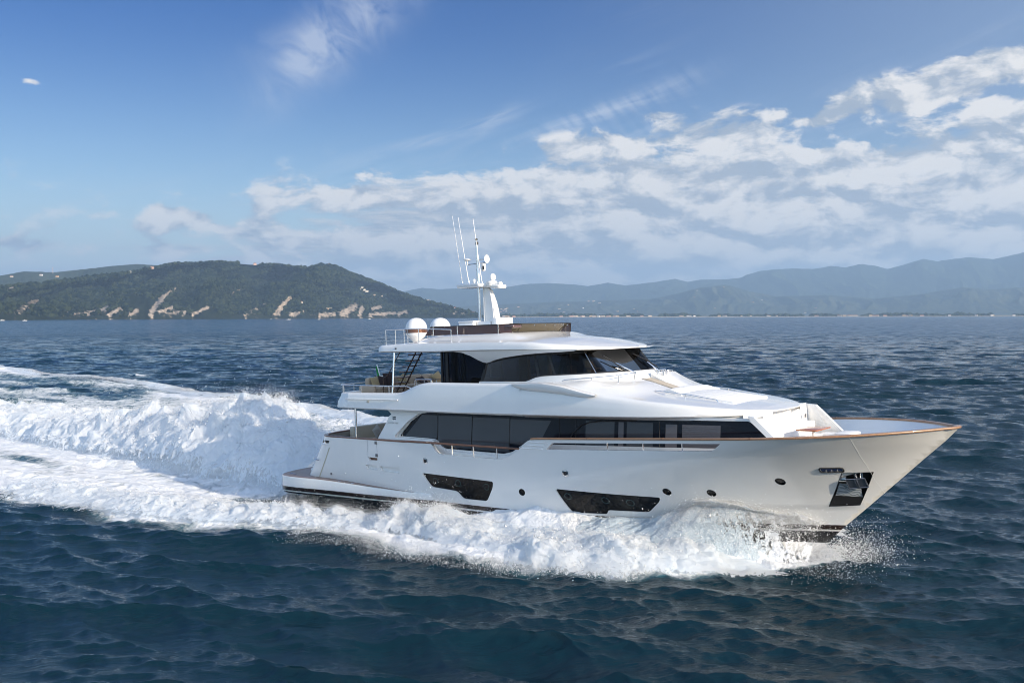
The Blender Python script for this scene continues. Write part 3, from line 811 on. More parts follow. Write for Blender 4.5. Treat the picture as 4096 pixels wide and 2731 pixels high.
# ---- openings: recessed panes
def recess(loop, depth, name, m, parent=Y, side=-1, rimmat=None, rname='surround'):
    vs, fs = skin(loop, shell(side, depth), step=(0.25, 0.12), d=0.10)
    p = MB().add(vs, fs).build(name, m, parent, True, 50)
    if name != 'recess_panel': weld(p)
    rm = rim(loop, shell(side, -0.004), shell(side, depth)).build(rname, rimmat or M_WHITE, p, True, 50)
    return p
for W_, ports in ((WIN1, [(10.41, 1.79), (11.59, 1.79), (12.99, 1.76)]), (WIN2, [(16.49, 1.67), (17.85, 1.61), (18.69, 1.57)])):
    p = recess(W_, 0.05, 'hull_window', M_DGLASS)
    for cx, cz in ports:
        c_ = [shell(-1, 0.045)(a, b) for a, b in circ(cx, cz, 0.13, 0.12, 24)]; c2_ = [shell(-1, 0.045)(a, b) for a, b in circ(cx, cz, 0.112, 0.103, 24)]
        MB().loft([c_+[c_[0]], c2_+[c2_[0]]]).build('porthole_ring', mat('port_ring', (0.05, 0.10, 0.10), 0.2) if 'port_ring' not in bpy.data.materials else bpy.data.materials['port_ring'], p, True)
for cx, cz in ROUND:
    p = recess(circ(cx, cz, 0.135, 0.125), 0.07, 'porthole', M_DGLASS, rimmat=M_STEEL, rname='steel_rim')
for cx, cz in OVAL:
    a = rounded([(cx-.10, cz+.11), (cx+.14, cz+.11), (cx+.14, cz-.11), (cx-.10, cz-.11)], .09); b = rounded([(cx-.05, cz+.065), (cx+.09, cz+.065), (cx+.09, cz-.065), (cx-.05, cz-.065)], .05)
    A_ = [shell(-1, -0.012)(*q) for q in a]; B_ = [shell(-1, -0.02)(*q) for q in b]; C_ = [shell(-1, 0.02)(*q) for q in b]
    o = MB().loft([[shell(-1, 0.0)(*q) for q in a+a[:1]], A_+A_[:1], B_+B_[:1], C_+C_[:1]]).build('scupper', M_STEEL, Y, True, 50)
    MB().add([shell(-1, -0.006)(*q) for q in b], [tuple(range(len(b)))]).build('opening', M_BLACK, o, False)
for L, m in ((V1, M_TEAK), (V2, M_WHITE), (V3, M_WHITE)):
    p = recess(L, 0.09, 'vent_recess', m)
# boarding gate outline, hinges, hawse
for (x, z) in ((7.28, 3.10), (7.26, 2.59)):
    MB().box(x-.07, x+.07, -hb1(x, z)-.02, -hb1(x, z)+.02, z-.06, z+.06, .008).build('gate_hinge', M_GREYM, Y)
for L in ([(6.77, 3.18), (6.72, 2.49)], [(7.33, 3.18), (7.285, 2.49)]):
    D = densify(L, .1, False); MB().tube([shell(-1, -0.001)(*q) for q in D], 0.004, 4).build('gate_seam', M_GREYM, Y)
MB().lathe([(0.0, -.02), (.05, -.02), (.045, .03), (.0, .03)], 14, (4.25, -hb1(4.25, 1.63), 1.63), 'Y').build('drain_fitting', M_GREYM, Y)
for x, z in ((20.49, 1.32), (20.70, 1.34)):
    MB().lathe([(0.0, -.03), (.05, -.03), (.06, .02), (.0, .04)], 14, (x, -hb1(x, z), z), 'Y').build('drain_fitting', M_STEEL, Y)
# fairlead high on the bow
fl_ = rounded([(24.72, 2.965), (25.30, 2.965), (25.30, 2.82), (24.72, 2.82)], .07, 5)
o = rim(fl_, shell(-1, -0.03), shell(-1, .12)).build('bow_fairlead', M_BLACK, Y, True, 60)
D = densify(fl_, .05); D.append(D[0]); MB().tube([shell(-1, -0.025)(*q) for q in D], 0.022, 6, False).build('lip', M_BLACK, o)
vs, fs = skin(rounded([(24.75, 2.94), (25.27, 2.94), (25.27, 2.845), (24.75, 2.845)], .045, 4), shell(-1, -0.004)); MB().add(vs, fs).build('opening', mat('fairlead_inside', (.12, .15, .30), .2, .6), o)
for k in range(3):
    x = 24.87+k*.14; y = hb1(x, 2.89); MB().tube([(x, -y-.02, 2.84), (x, -y-.02, 2.95)], .018, 6).build('roller', M_GREYM, o)
# seam and knuckle line on the bow
D = densify([(25.91, 4.02), (25.86, 3.34), (25.91, 2.49), (26.03, 2.02)], .12, False)
for s_ in (-1, 1): MB().tube([shell(s_, 0.002)(*q) for q in D], 0.005, 5).build('mast_seam' if 0 else 'bow_seam', mat('seam_trim', (.9, .9, .88), .4) if 'seam_trim' not in bpy.data.materials else bpy.data.materials['seam_trim'], Y)
# anchor pocket: black frame, mirror plate, stowed anchor
ap = rim(ANCHOR, shell(-1, -0.006), shell(-1, 0.32)).build('anchor_pocket', M_BLACK, Y, False)
vs, fs = skin(ANCHOR, shell(-1, 0.32)); MB().add(vs, fs).build('backing', M_BLACK, ap, False)
low = [(24.99, 2.38), (25.04, 2.38), (24.78, 1.96), (25.44, 1.90), (25.49, 2.4), (25.84, 2.70), (25.90, 2.74), (25.28, 1.66), (24.57, 1.62)]
vs, fs = skin([(24.50, 1.58), (24.78, 1.97), (25.44, 1.90), (25.33, 1.62)], shell(-1, 0.0)); MB().add(vs, fs).build('stone_guard', M_BLACK, ap, False)
mp = mat('swirled_steel', (.55, .60, .64), .3, 0.2); nt = mp.node_tree; n = N(nt); b_ = nt.nodes['Principled BSDF']; tc = n.node('ShaderNodeTexCoord')
wv = n.node('ShaderNodeTexWave', wave_type='RINGS'); wv.inputs['Scale'].default_value = 5; wv.inputs['Distortion'].default_value = 7; wv.inputs['Detail'].default_value = 1
nt.links.new(tc.outputs['Object'], wv.inputs[0]); n.link(n.mix(V(n, wv.outputs['Fac']), (.16, .20, .23), (.62, .66, .70)), b_.inputs['Base Color'])
vs, fs = skin([(25.0, 2.40), (25.50, 2.37), (25.44, 1.90), (24.77, 1.97)], shell(-1, 0.06)); MB().add(vs, fs).build('steel_plate', mp, ap, False)
def apt(x, z, o=0.0): return Vector(shell(-1, -o)(x, z))
an = MB()
q = [apt(25.26, 2.56, .12), apt(25.72, 2.58, .12), apt(25.74, 2.28, .16), apt(25.27, 2.24, .16)]
q2 = [p+Vector((0, .05, 0)) for p in q]; an.add(q+q2, [(0,1,2,3),(7,6,5,4),(0,4,5,1),(1,5,6,2),(2,6,7,3),(3,7,4,0)])
for a, b in ((q[0], q[1]), (q[1], q[2]), (q[2], q[3]), (q[3], q[0]), ((q[0]+q[1])/2-Vector((.03,0,0)), (q[2]+q[3])/2-Vector((.03,0,0))), ((q[0]+q[1])/2+Vector((.03,0,0)), (q[2]+q[3])/2+Vector((.03,0,0)))): an.tube([a-Vector((0,.02,0)), b-Vector((0,.02,0))], .018, 6)
an.build('anchor_fluke', mat('anchor_steel', (.16, .18, .22), .3, .8), ap, False)
MB().tube([apt(25.5, 2.5, .08), apt(25.47, 2.74, -.1)], .05, 8).tube([apt(25.62, 2.55, .06), apt(25.64, 2.75, -.1)], .045, 8).build('anchor_shank', M_STEEL, ap)
MB().lathe([(0, -.16), (.09, -.16), (.09, .12), (0, .12)], 14, tuple(apt(25.13, 2.56, -.10)), 'X').build('roller', M_STEEL, ap)
# ---- cap rails
def rail_path(side, x0, x1, dz=0.0, off=0.06, step=.25):
    xs = list(np.arange(x0, x1, step))+[x1]; return [(x, side*max(hb1(x, zs(x)-.05)-off, 0.0), zs(x)+dz) for x in xs]
def caprail(path, w=0.15, hgt=0.055):
    m = MB(); rings = []; P_ = [Vector(p) for p in path]
    for i, p in enumerate(P_):
        a = P_[max(i-1, 0)]; b = P_[min(i+1, len(P_)-1)]; d = (b-a); d.z = 0; d.normalize(); s_ = Vector((-d.y, d.x, 0))
        rings.append([p+s_*w/2*u+Vector((0, 0, hgt*v)) for u, v in ((-.92, -1), (-1, -.7), (-1, -.2), (-.8, 0), (.8, 0), (1, -.2), (1, -.7), (.92, -1))])
    return m.loft(rings, closed=True, cap=True)
tp = [(x+0.03, y*.985, 3.25) for x, y, z in quarter(3.2, 30)]
side_r = rail_path(1, 4.9, 14.70)
side_r = [(x, y, 3.25+.02*(x > 9)) for x, y, z in side_r]
caprail([(x, -y, z) for x, y, z in side_r[::-1]]+tp+side_r).build('teak_rail', M_TEAK, Y, True, 60)
up_ = rail_path(-1, 15.25, 27.9, step=.2)
bow = up_+[(28.12, -.28, 4.175), (28.2, 0, 4.18), (28.12, .28, 4.175)]+[(x, -y, z) for x, y, z in up_[::-1]]
caprail(bow, .17, .06).build('teak_rail', M_TEAKRAIL_SUNLIT, Y, True, 60)
for x in (17.6, 20.4, 23.3, 24.6, 25.95, 26.73, 27.5):
    for s_ in (-1, 1):
        y = s_*(hb1(x, zs(x)-.05)-.06); MB().box(x-.008, x+.008, y-.088, y+.088, zs(x)-.055, zs(x)+.004).build('rail_joint', M_TEAK, Y, False)
for s_ in (-1, 1):
    for x in (11.42, 12.5, 13.62):
        y = s_*(hb1(x, 2.9)-.06); MB().tube([(x, y, 2.82), (x, y, 3.24)], .021, 8).build('rail_post', M_STEEL, Y)
    for x in (18.34, 19.68, 21.07):
        z1 = zs(x)-.1; zl_ = float(np.interp(x, [18, 21.1], [3.37, 3.49])); MB().tube([(x, s_*(hb1(x, zl_)-.05), zl_), (x, s_*(hb1(x, z1)-.05), z1)], .021, 8).build('rail_post', M_STEEL, Y)
    for (xa, xb, z) in ((15.2, 15.97, 3.515), (15.0, 15.82, 3.40), (14.76, 15.72, 3.285)):
        MB().tube([(x, s_*(hb1(x, z)+.004), z) for x in np.linspace(xa, xb, 6)], .016, 8).build('side_rib', M_WHITE, Y)
# ---- stern platform and side shelf
def shelf_out(x): return hb1(x, 1.35)+float(np.interp(x, [3, 5, 6.9, 9.2, 9.9, 10.2], [.62, .46, .33, .10, .05, -.03]))
side_o = [(x, -shelf_out(x)) for x in np.arange(10.2, 2.2, -.35)]
xe = side_o[-1][0]; be = -side_o[-1][1]
corner = [(xe-(xe-.55)*abs(math.sin(a))**(2/3.0), -be*abs(math.cos(a))**(2/3.0)) for a in np.linspace(.05, math.pi/2, 22)]
half = side_o+corner; outl = half+[(x, -y) for x, y in half[:-1][::-1]]
def ztop(x): return 1.44-0.19*sstep(3, 10, x)
pm = MB(); rings = []
for x, y in outl:
    d = Vector((x-4.5 if x < 3 else 0, y, 0)); d.normalize(); zt = ztop(x)
    def pt(o_, z): return (x+d.x*o_, y+d.y*o_, z)
    rings.append([pt(-.45 if x < 3 else -max(.02, abs(y)-hb1(x, 1.35)+.05), zt), pt(-.02, zt), pt(-.005, zt-.006), pt(0, zt-.022), pt(.012, 1.05), pt(0, .86), pt(-.06, .74), pt(-.9, .55)])
pm.loft(rings); 
o = pm.build('swim_platform', M_HULL, Y, True, 50); weld(o)
inner = [(x, max(-3.6, -hb1(x, 1.42))) for x in np.arange(9.3, 3.4, -.3)]+[(x, y) for x, y, z in quarter(1.42, 20)]+[(x, hb1(x, 1.42)) for x in np.arange(3.5, 9.4, .3)]
ho = [(x, -shelf_out(x)+.035) for x in np.arange(9.2, 2.2, -.35)]+[(x+.035, y*.988) for x, y in corner]
ho = ho+[(x, -y) for x, y in ho[:-1][::-1]]
poly = ho+inner[::-1]
vs, fs = skin(poly, lambda x, y: (x, y, ztop(x)+.006), step=(.3, .2), d=.2)
MB().add(vs, fs).build('teak_deck', M_DECK, o, False)
for x, y in ((1.55, -3.1), (5.1, -3.52), (5.9, -3.53), (1.9, -3.2)):
    MB().tube([(x-.1, y, ztop(x)+.03), (x+.1, y, ztop(x)+.03)], .018, 6).box(x-.03, x+.03, y-.02, y+.02, ztop(x)+.0, ztop(x)+.03).build('deck_cleat', M_STEEL, o)
# stern quarter trim
for z, r_ in ((2.86, .03), (2.02, .028), (1.86, .03), (1.68, .03)):
    ring = quarter(z, 40); ring = [p for p in ring if p[1] < -1.0 and (p[0] < XF(z)-.45 or z > 2.8)]
    MB().tube([(x-.005, y*1.004, z) for x, y, z in ring], [max(.003, r_*min(1, 4*i/len(ring), 4*(len(ring)-1-i)/len(ring))) for i in range(len(ring))], 8).build('quarter_rib', M_WHITE, Y)
ring = [(x-.07, y*1.025, 2.18) for x, y, z in quarter(2.18, 40) if x < XF(2.18)-.22 and y < -.3]
MB().tube(ring, .02, 8).build('quarter_handrail', M_STEEL, Y)
MB().loft([[(XF(z)-.03, -hb1(XF(z), z)-.006, z), (XF(z)+.03, -hb1(XF(z)+.03, z)-.006, z)] for z in np.linspace(1.45, 2.75, 10)]).build('quarter_seam', mat('old_sealant', (.50, .46, .34), .6), Y)
# mooring pocket under the rail
pk = [(x-.004, y*1.003, z) for z in (2.93, 3.04) for x, y, z in quarter(z, 40)[1:9]]
MB().loft([pk[:8], pk[8:]]).build('mooring_pocket', M_BLACK, Y); q = quarter(2.98, 40)[4]
MB().lathe([(0, -.06), (.045, -.06), (.03, 0), (.045, .06), (0, .06)], 12, (q[0]-.02, q[1]-.02, 2.985)).build('mooring_roller', M_STEEL, Y)

# ------------------------------------------------------------------ main-deck house
def hw(x): return float(np.interp(x, [7, 18, 20, 22, 23.8], [3.02, 3.02, 2.98, 2.82, 2.58]))
fH = lambda side, off=0.0: (lambda x, z: (x, side*(hw(x)-off), z))
GLASS = rounded([(8.17, 3.36), (8.8, 3.95), (9.36, 4.27), (9.75, 4.34), (15.0, 4.32), (22.85, 4.38), (23.62, 3.82), (23.80, 3.55), (16, 3.38), (14.4, 3.34), (13.85, 3.02), (13.45, 2.93), (10.6, 2.98), (10.36, 3.08), (10.25, 3.24), (10.05, 3.33)], .07)
hs = MB()
for side in (-1, 1):
    out = [(8.0, 2.35), (8.0, 3.0), (7.6, 3.2), (7.9, 4.38), (9, 4.46), (23.0, 4.46), (23.85, 3.4), (24.0, 3.1)]+[(20, 2.35)]
    vs, fs = skin(out, fH(side), [GLASS], step=(.5, .3), d=.2); hs.add(vs, fs)
    r = rim(GLASS, fH(side), fH(side, .04)); hs.add(r.v, r.f)
# aft end wall and roof underside
hs.add([(8.3, -3.0, 2.35), (8.3, 3.0, 2.35), (8.3, 3.0, 4.45), (8.3, -3.0, 4.45)], [(0, 1, 2, 3)])
hs.build('deckhouse', M_WHITE, Y, True, 40)
# sweeping side wings aft of the glass
for side in (-1, 1):
    W1 = [(7.18, 3.24), (7.2, 3.3), (7.3, 3.45), (7.5, 3.75), (7.62, 3.95), (7.72, 4.15), (7.85, 4.22), (7.62, 4.40), (9.9, 4.42), (9.75, 4.36), (9.36, 4.30), (8.8, 3.99), (8.12, 3.42), (8.10, 3.34), (10.1, 3.31), (10.25, 3.25)]
    fa = lambda x, z: (x, side*(3.24-(z-3.2)*.12), z); fb = lambda x, z: (x, side*(3.03-(z-3.2)*.0), z)
    vs, fs = skin(W1, fa, step=(.3, .2)); r = rim(W1, fa, fb)
    MB().add(vs, fs).add(r.v, r.f).build('side_wing', M_WHITE, Y, True, 40)
# emblem on the wing: two dark chevrons over a bright one, worn lettering under it
em = MB(); cx, cz = 8.02, 4.06
for k, dz in ((0, .035), (1, -.035)):
    pts_ = [(cx-.09, cz+dz+.055), (cx-.03, cz+dz+.035), (cx+.03, cz+dz+.055), (cx+.09, cz+dz+.04), (cx+.09, cz+dz-.01), (cx+.03, cz+dz+.005), (cx-.03, cz+dz-.02), (cx-.09, cz+dz+.0)]
    em.add([(x, -(3.24-(z-3.2)*.12)-.006, z) for x, z in pts_], [tuple(range(8))])
em.build('emblem', mat('emblem_chrome', (.10, .11, .12), .2, .8), Y, False)
def text(body, size, at, m, parent, name, rotx=90):
    cu = bpy.data.curves.new(name, 'FONT'); cu.body = body; cu.size = size; cu.extrude = .002; cu.align_x = 'CENTER'
    tmp = bpy.data.objects.new('tmp', cu); COL.objects.link(tmp); dg = bpy.context.evaluated_depsgraph_get()
    me = bpy.data.meshes.new_from_object(tmp.evaluated_get(dg)); bpy.data.objects.remove(tmp)
    me.materials.clear(); me.materials.append(m); o = bpy.data.objects.new(name, me); link(o, parent); o.location = at; o.rotation_euler = (R(rotx), 0, 0); return o
for w_, x_ in (('CUSTOM', 7.86), ('LINE', 8.19)): text(w_, .085, (x_, -(3.24-.65*.12)-.008, 3.86), mat('lettering_silver', (.50, .50, .48), .35, .3), Y, 'maker_lettering')
# glass panes
def pane(poly, m, name, parent, off=.035, side=-1):
    vs, fs = skin(poly, fH(side, off), step=(.6, .3), d=.2); return MB().add(vs, fs).build(name, m, parent, True, 50)
for side in (-1, 1):
    g = pane(GLASS, M_SALOON, 'saloon_window', Y, .04, side)
    if side < 0:
        # drawn blinds behind each pane, seams between panes
        for k, (xa, xb, xa2, xb2, z0, z1) in enumerate(((8.45, 10.17, 9.4, 10.22, 3.36, 4.24), (10.2, 11.86, 10.26, 11.96, 3.03, 4.24), (11.9, 13.66, 12.0, 13.74, 3.0, 4.22), (13.7, 15.0, 13.78, 15.6, 3.30, 4.20))):
            pane([(xa, z0), (xb, z0), (xb2, z1), (xa2, z1)], M_BLIND, 'blind', g, .030)
        for (xa, xb, z0, z1, m) in ((17.0, 18.15, 3.35, 4.24, M_BLIND), (18.3, 18.5, 3.35, 4.24, M_BLIND2), (18.62, 19.6, 3.35, 4.25, M_BLIND), (20.05, 20.45, 3.35, 4.22, M_BLIND2), (20.62, 21.9, 3.4, 4.22, M_BLIND2)):
            pane([(xa, z0), (xb, z0), (xb+.05, z1), (xa+.05, z1)], m, 'blind', g, .030)
        for xa, xb, z0 in ((10.17, 10.24, 3.3), (11.88, 11.98, 2.97), (13.68, 13.76, 2.97), (15.9, 15.95, 3.3), (16.6, 16.65, 3.3), (19.85, 19.88, 3.3)):
            MB().tube([fH(-1, .03)(xa, z0), fH(-1, .03)(xb, 4.3)], .010, 4).build('pane_seam', M_BLACK, g)
        MB().tube([fH(-1, .01)(*q) for q in ((16.3, 3.5), (16.55, 3.83), (16.87, 4.08), (17.22, 4.2), (17.9, 4.27), (19.0, 4.30))], .022, 6).build('swept_frame', M_BLACK, g)
        for k in range(12):
            z = 3.5+k*.058; MB().tube([fH(-1, .024)(20.66, z), fH(-1, .024)(21.9, z)], .003, 3).build('blind_slat', M_GREYM, g)
# ledge along the foot of the glass
for side in (-1, 1):
    L = [(x, side*(hw(x)+.10), z) for x, z in ((7.3, 3.10), (9.9, 3.12), (10.2, 3.02), (10.45, 2.84), (10.7, 2.76), (13.3, 2.70), (13.9, 2.78), (14.4, 3.0), (15, 3.12))]
    MB().loft([[(x, y-side*.12, z+.16), (x, y-side*.02, z+.15), (x, y, z+.10), (x, y+side*.01, z-.5)] for x, y, z in L]).build('side_ledge', M_WHITE, Y, True, 50)

# ------------------------------------------------------------------ upper deck moulding
def bb(x):
    if x < 7: return 3.5
    s_ = max(0.0, (x-15)/(23.15-15)); return 3.5*(1-min(1, s_)**4.5)**(1/2.2)
xs_f = [14.5+ (23.15-14.5)*(1-(1-t)**1.9) for t in np.linspace(0, 1, 70)]
def zb(x): return float(np.interp(x, [4.7, 12, 19.4, 22.4, 23.15], [4.45, 4.40, 4.45, 4.50, 4.58]))
def ztb(x): return float(np.interp(x, [4.7, 8.6, 8.9, 9.3, 9.65, 10.0, 10.4, 15.6, 16.4, 17.2, 18.2, 19.4, 20.6, 22.3, 23.15], [5.06, 5.10, 5.17, 5.33, 5.44, 5.50, 5.52, 5.50, 5.40, 5.24, 5.08, 4.96, 4.86, 4.68, 4.60]))
am = MB(); rings = []
def aft_sec(x, dx=0.0, side=-1):
    b = 3.5; zt = ztb(x); z0 = zb(x)
    return [(x, side*(b-.75), z0+.03), (x, side*(b-.03), z0-.005), (x, side*b, z0+.03), (x, side*(b-.02), z0+.25), (x, side*(b-.045), zt-.13), (x, side*(b-.075), zt-.04), (x, side*(b-.13), zt), (x, side*(b-.22), zt-.01), (x, side*(b-.26), zt-.06), (x, side*(b-.27), 4.74)]
xa_ = list(np.arange(5.7, 14.6, .2))
for side in (-1, 1):
    am.loft([aft_sec(x, 0, side) for x in xa_+[14.6]])
# wrapped aft edge
def aft_ring(off, zt_, z_):
    out = []; q = 3.2
    for a in np.linspace(0, math.pi/2, 18):
        out.append((5.7-(1.42+off)*abs(math.sin(a))**(2/q), -(3.5+off-.0)*abs(math.cos(a))**(2/q), z_))
    return out+[(x, -y, z) for x, y, z in out[:-1][::-1]]
am.loft([aft_ring(-.75, 0, 4.48), aft_ring(-.03, 0, 4.445), aft_ring(0, 0, 4.48), aft_ring(-.02, 0, 4.70), aft_ring(-.14, 0, 4.93), aft_ring(-.16, 0, 5.02), aft_ring(-.22, 0, 5.06), aft_ring(-.30, 0, 5.05), aft_ring(-.34, 0, 5.0), aft_ring(-.35, 0, 4.74)])
o = am.build('upper_deck_bulwark', M_WHITE, Y, True, 40)
MB().tube([(x, -3.507+.006*(x > 8), 4.83) for x in np.arange(5.6, 8.75, .3)], .022, 8).build('rubbing_strake', M_WHITE, o)
MB().box(6.85, 6.97, -3.512, -3.47, 4.70, 4.78, .01).build('deck_light', M_CREAM, o)
dk = [(x*.0+x, y) for x, y, z in aft_ring(-.34, 0, 0)]+[(14.5, 3.24), (14.5, -3.24)]
MB().add([(x, y, 4.75) for x, y in dk], [tuple(range(len(dk)))]).build('upper_deck', M_DECK, Y, False)
MB().add([(x, y, 4.44) for x, y in dk], [tuple(range(len(dk)))]).build('deck_soffit', M_WHITE, Y, False)
# forward trunk: side plus domed top as one height field
def zt_c(x): return float(np.interp(x, [14.5, 17.4, 18.2, 19.2, 20, 21.3, 22.1, 22.7, 23.05, 23.15], [5.50, 5.64, 5.46, 5.17, 5.05, 4.90, 4.80, 4.71, 4.62, 4.58]))
def trunk_prof(x, y, bc, zc, zt):
    p = lerp(3.6, 1.6, float(sstep(17.6, 19.4, x))); A_ = 1-(y/bc)**p; B_ = min(1, (1-(y/bc))*5)
    return zc+(zt-zc)*lerp(B_, A_, float(sstep(16.9, 17.5, x)))
fm_ = MB(); rings = []
for x in xs_f:
    b = max(bb(x), .02); z0 = zb(x); zc = min(ztb(x), zt_c(x)); zt = zt_c(x); bc = b*.955; L = []
    L += [(max(b-.5, 0), z0+.0), (b*.992, z0-.01), (b, z0+.02), (b*.995, z0+(zc-z0)*.35), (b*.985, z0+(zc-z0)*.72), (b*.972, z0+(zc-z0)*.90)]
    for k in range(17):
        t = k/16; y = bc*(1-t); zz3 = trunk_prof(x, y, bc, zc, zt)
        L.append((y, zz3))
    ring = [(x, -y, z) for y, z in L]+[(x, y, z) for y, z in L[:-1][::-1]]; rings.append(ring)
fm_.loft(rings)
fr = fm_.build('foredeck_trunk', M_WHITE, Y, True, 45); weld(fr)
# lip under the brow and the pale strip above the glass
MB().loft([[(x, -bb(x)*.955, zb(x)+.0), (x, -(min(hw(x), bb(x)*.93)+.02), zb(x)-.12)] for x in xs_f if x < 23.0]).mirror().build('brow_underside', M_WHITE, Y, True, 50)
# bulged bridge wing
for side in (-1, 1):
    m = MB(); rr = []
    for t in np.linspace(0, 1, 26):
        x = 14.25+3.5*t; o_ = .13*(abs(math.sin(math.pi*t))**.7)*(1-.8*t); zt = ztb(x)+.012+.05*math.sin(math.pi*t); zl = zt-.05-.31*abs(math.sin(math.pi*t))**.6*(1-.35*t)
        b = bb(x); rr.append([(x, side*(b-.06), zl-.02), (x, side*(b-.01+o_*.55), zl+.03), (x, side*(b+o_), min(zl+.12, zt-.04)), (x, side*(b+o_*.9), zt-.03), (x, side*(b-.06+o_*.5), zt), (x, side*(b-.6), zt-.005)])
    m.loft(rr); m.build('bridge_wing', M_WHITE, Y, True, 45)
# raised walkway cheeks in front of the windscreen
m = MB(); rr = []
for t in np.linspace(0, 1, 18):
    x = 17.85+1.75*t; z = 5.74-.60*(1-(1-t)**1.7)+.02*t; b = zt_c(x)-.15
    rr.append([(x, .12, b), (x, .12, z-.04), (x, .16, z), (x, 1.2, z-.01), (x, 1.95, z-.04), (x, 2.1, z-.12), (x, 2.15, b-.3)])
m.loft(rr); m.f.append(tuple(range(7))); m.f.append(tuple(range(17*7, 18*7))[::-1]); m.build('deck_hump', M_WHITE, Y, True, 45)
xs_ = np.linspace(17.75, 19.25, 10)
MB().loft([[(x, -.50, zt_c(x)+.012), (x, .115, zt_c(x)+.012)] for x in xs_]).build('walkway', mat('walkway_grip', (.46, .40, .32), .7), Y, False)
# sun pad and backrest
def trunk_z(x, y):
    b = max(bb(x), .02); bc = b*.955; return trunk_prof(x, min(abs(y), bc), bc, min(ztb(x), zt_c(x)), zt_c(x))
pad = []
for k in range(6):
    y0 = -1.38+k*.46; m = MB(); m.rprism(rrect(19.75, 21.75, y0+.008, y0+.452, .05), 0, .055, .02, .0, lambda x, y: trunk_z(x, y)-.0); pad.append(m)
sp = MB(); [sp.add(m.v, m.f) for m in pad]; sp.build('sun_pad', M_VINYL, Y, True, 50)
for y0, y1 in ((-1.42, -.5), (-.48, .46), (.48, 1.4)):
    m = MB(); pr = [(19.25, 0), (19.3, .12), (19.42, .15), (19.6, .13), (19.85, .05), (19.9, 0)]
    m.loft([[(x, y, trunk_z(x, y)+z) for x, z in pr] for y in np.linspace(y0, y1, 5)], closed=True, cap=True); m.build('headrest', M_VINYL, Y, True, 45)
def bar(pts, name='handrail', r=.019, posts=(), m=M_STEEL, base=None):
    P_ = [Vector(p) for p in pts]; out = [P_[0]]
    for i in range(1, len(P_)-1):
        a, p, c = P_[i-1], P_[i], P_[i+1]; rr = min(.08, (a-p).length*.4, (c-p).length*.4)
        p0 = p+(a-p).normalized()*rr; p1 = p+(c-p).normalized()*rr
        for k in range(5): t = k/4; out.append(p0*(1-t)**2+p*2*t*(1-t)+p1*t*t)
    out.append(P_[-1]); mb = MB().tube(out, r, 8); o = mb.build(name, m, Y)
    for a, b in posts: MB().tube([a, b], r*.95, 8).build('post', m, o)
    return o
for s_ in (-1, 1):
    bar([(19.0, s_*1.62, trunk_z(19, 1.6)-.02), (18.98, s_*1.62, 5.20), (20.15, s_*1.66, 5.10), (21.28, s_*1.64, 4.93), (21.33, s_*1.64, trunk_z(21.33, 1.6)-.02)],
        posts=[((20.15, s_*1.66, trunk_z(20.15, 1.66)-.02), (20.15, s_*1.66, 5.10))])
    bar([(15.72, s_*2.66, 5.44), (15.92, s_*2.64, 5.60), (17.0, s_*2.50, 5.68), (17.75, s_*1.95, 5.74), (17.95, s_*1.22, 5.79), (17.97, s_*1.20, 5.55)],
        posts=[((17.0, s_*2.5, 5.4), (17.0, s_*2.5, 5.68)), ((17.75, s_*1.95, 5.4), (17.75, s_*1.95, 5.74))])
bar([(18.05, .22, 5.66), (18.05, .22, 5.82), (18.15, .70, 5.84), (18.15, .70, 5.62)], posts=[((18.1, .5, 5.6), (18.1, .5, 5.83)), ((18.12, .58, 5.6), (18.12, .58, 5.83))])
# ------------------------------------------------------------------ lounge set into the front of the house
m = MB()
# recessed front wall and slanting side cheeks
m.add([(22.62, -2.6, 4.56), (22.62, 2.6, 4.56), (22.74, 2.6, 3.0), (22.74, -2.6, 3.0)], [(0, 1, 2, 3)])
m.build('front_wall', M_WHITE, Y, False)
for s_ in (-1, 1):
    pr = [(22.82, 4.54), (23.02, 4.50), (23.98, 3.50), (24.30, 3.14), (24.05, 3.14), (23.80, 3.46), (22.93, 4.36)] if s_ < 0 else [(22.3, 4.54), (22.95, 4.50), (23.2, 4.30), (24.15, 3.50), (24.45, 3.14), (23.7, 3.05), (22.3, 3.05)]
    m = MB(); y = lambda x: s_*(float(np.interp(x, [22.3, 23, 24, 24.5], [2.80, 2.68, 2.44, 2.15])))
    m.loft([[(x, y(x)+s_*.06, z) for x, z in pr], [(x, y(x)+s_*.05, z) for x, z in pr], [(x, y(x)-s_*.10, z) for x, z in pr]], closed=True)
    k = len(pr); m.f.append(tuple(range(k))); m.f.append(tuple(range(2*k, 3*k))[::-1]); o = m.build('front_cheek', M_WHITE, Y, False); weld(o)
MB().box(22.7, 23.05, -2.3, 2.3, 3.1, 3.98, .04).build('seat_back', M_VINYL, Y)
MB().box(23.05, 23.55, -2.2, 2.2, 3.1, 3.62, .05).box(23.05, 24.5, 1.55, 2.15, 3.1, 3.62, .05).build('lounge_seat', M_VINYL, Y)
MB().box(24.15, 24.75, .9, 1.9, 3.1, 3.72, .06).build('seat_end', M_VINYL, Y)
MB().box(22.78, 22.80, 2.0, 2.12, 4.10, 4.22).build('deck_socket', M_GREYM, Y)
t = MB().rprism(rrect(23.45, 24.15, -.55, .75, .05), 3.90, 3.945, .012).build('table_top', M_TABLE, Y)
MB().tube([(23.8, .1, 3.1), (23.8, .1, 3.91)], .05, 12).build('table_pedestal', M_WHITE, Y)

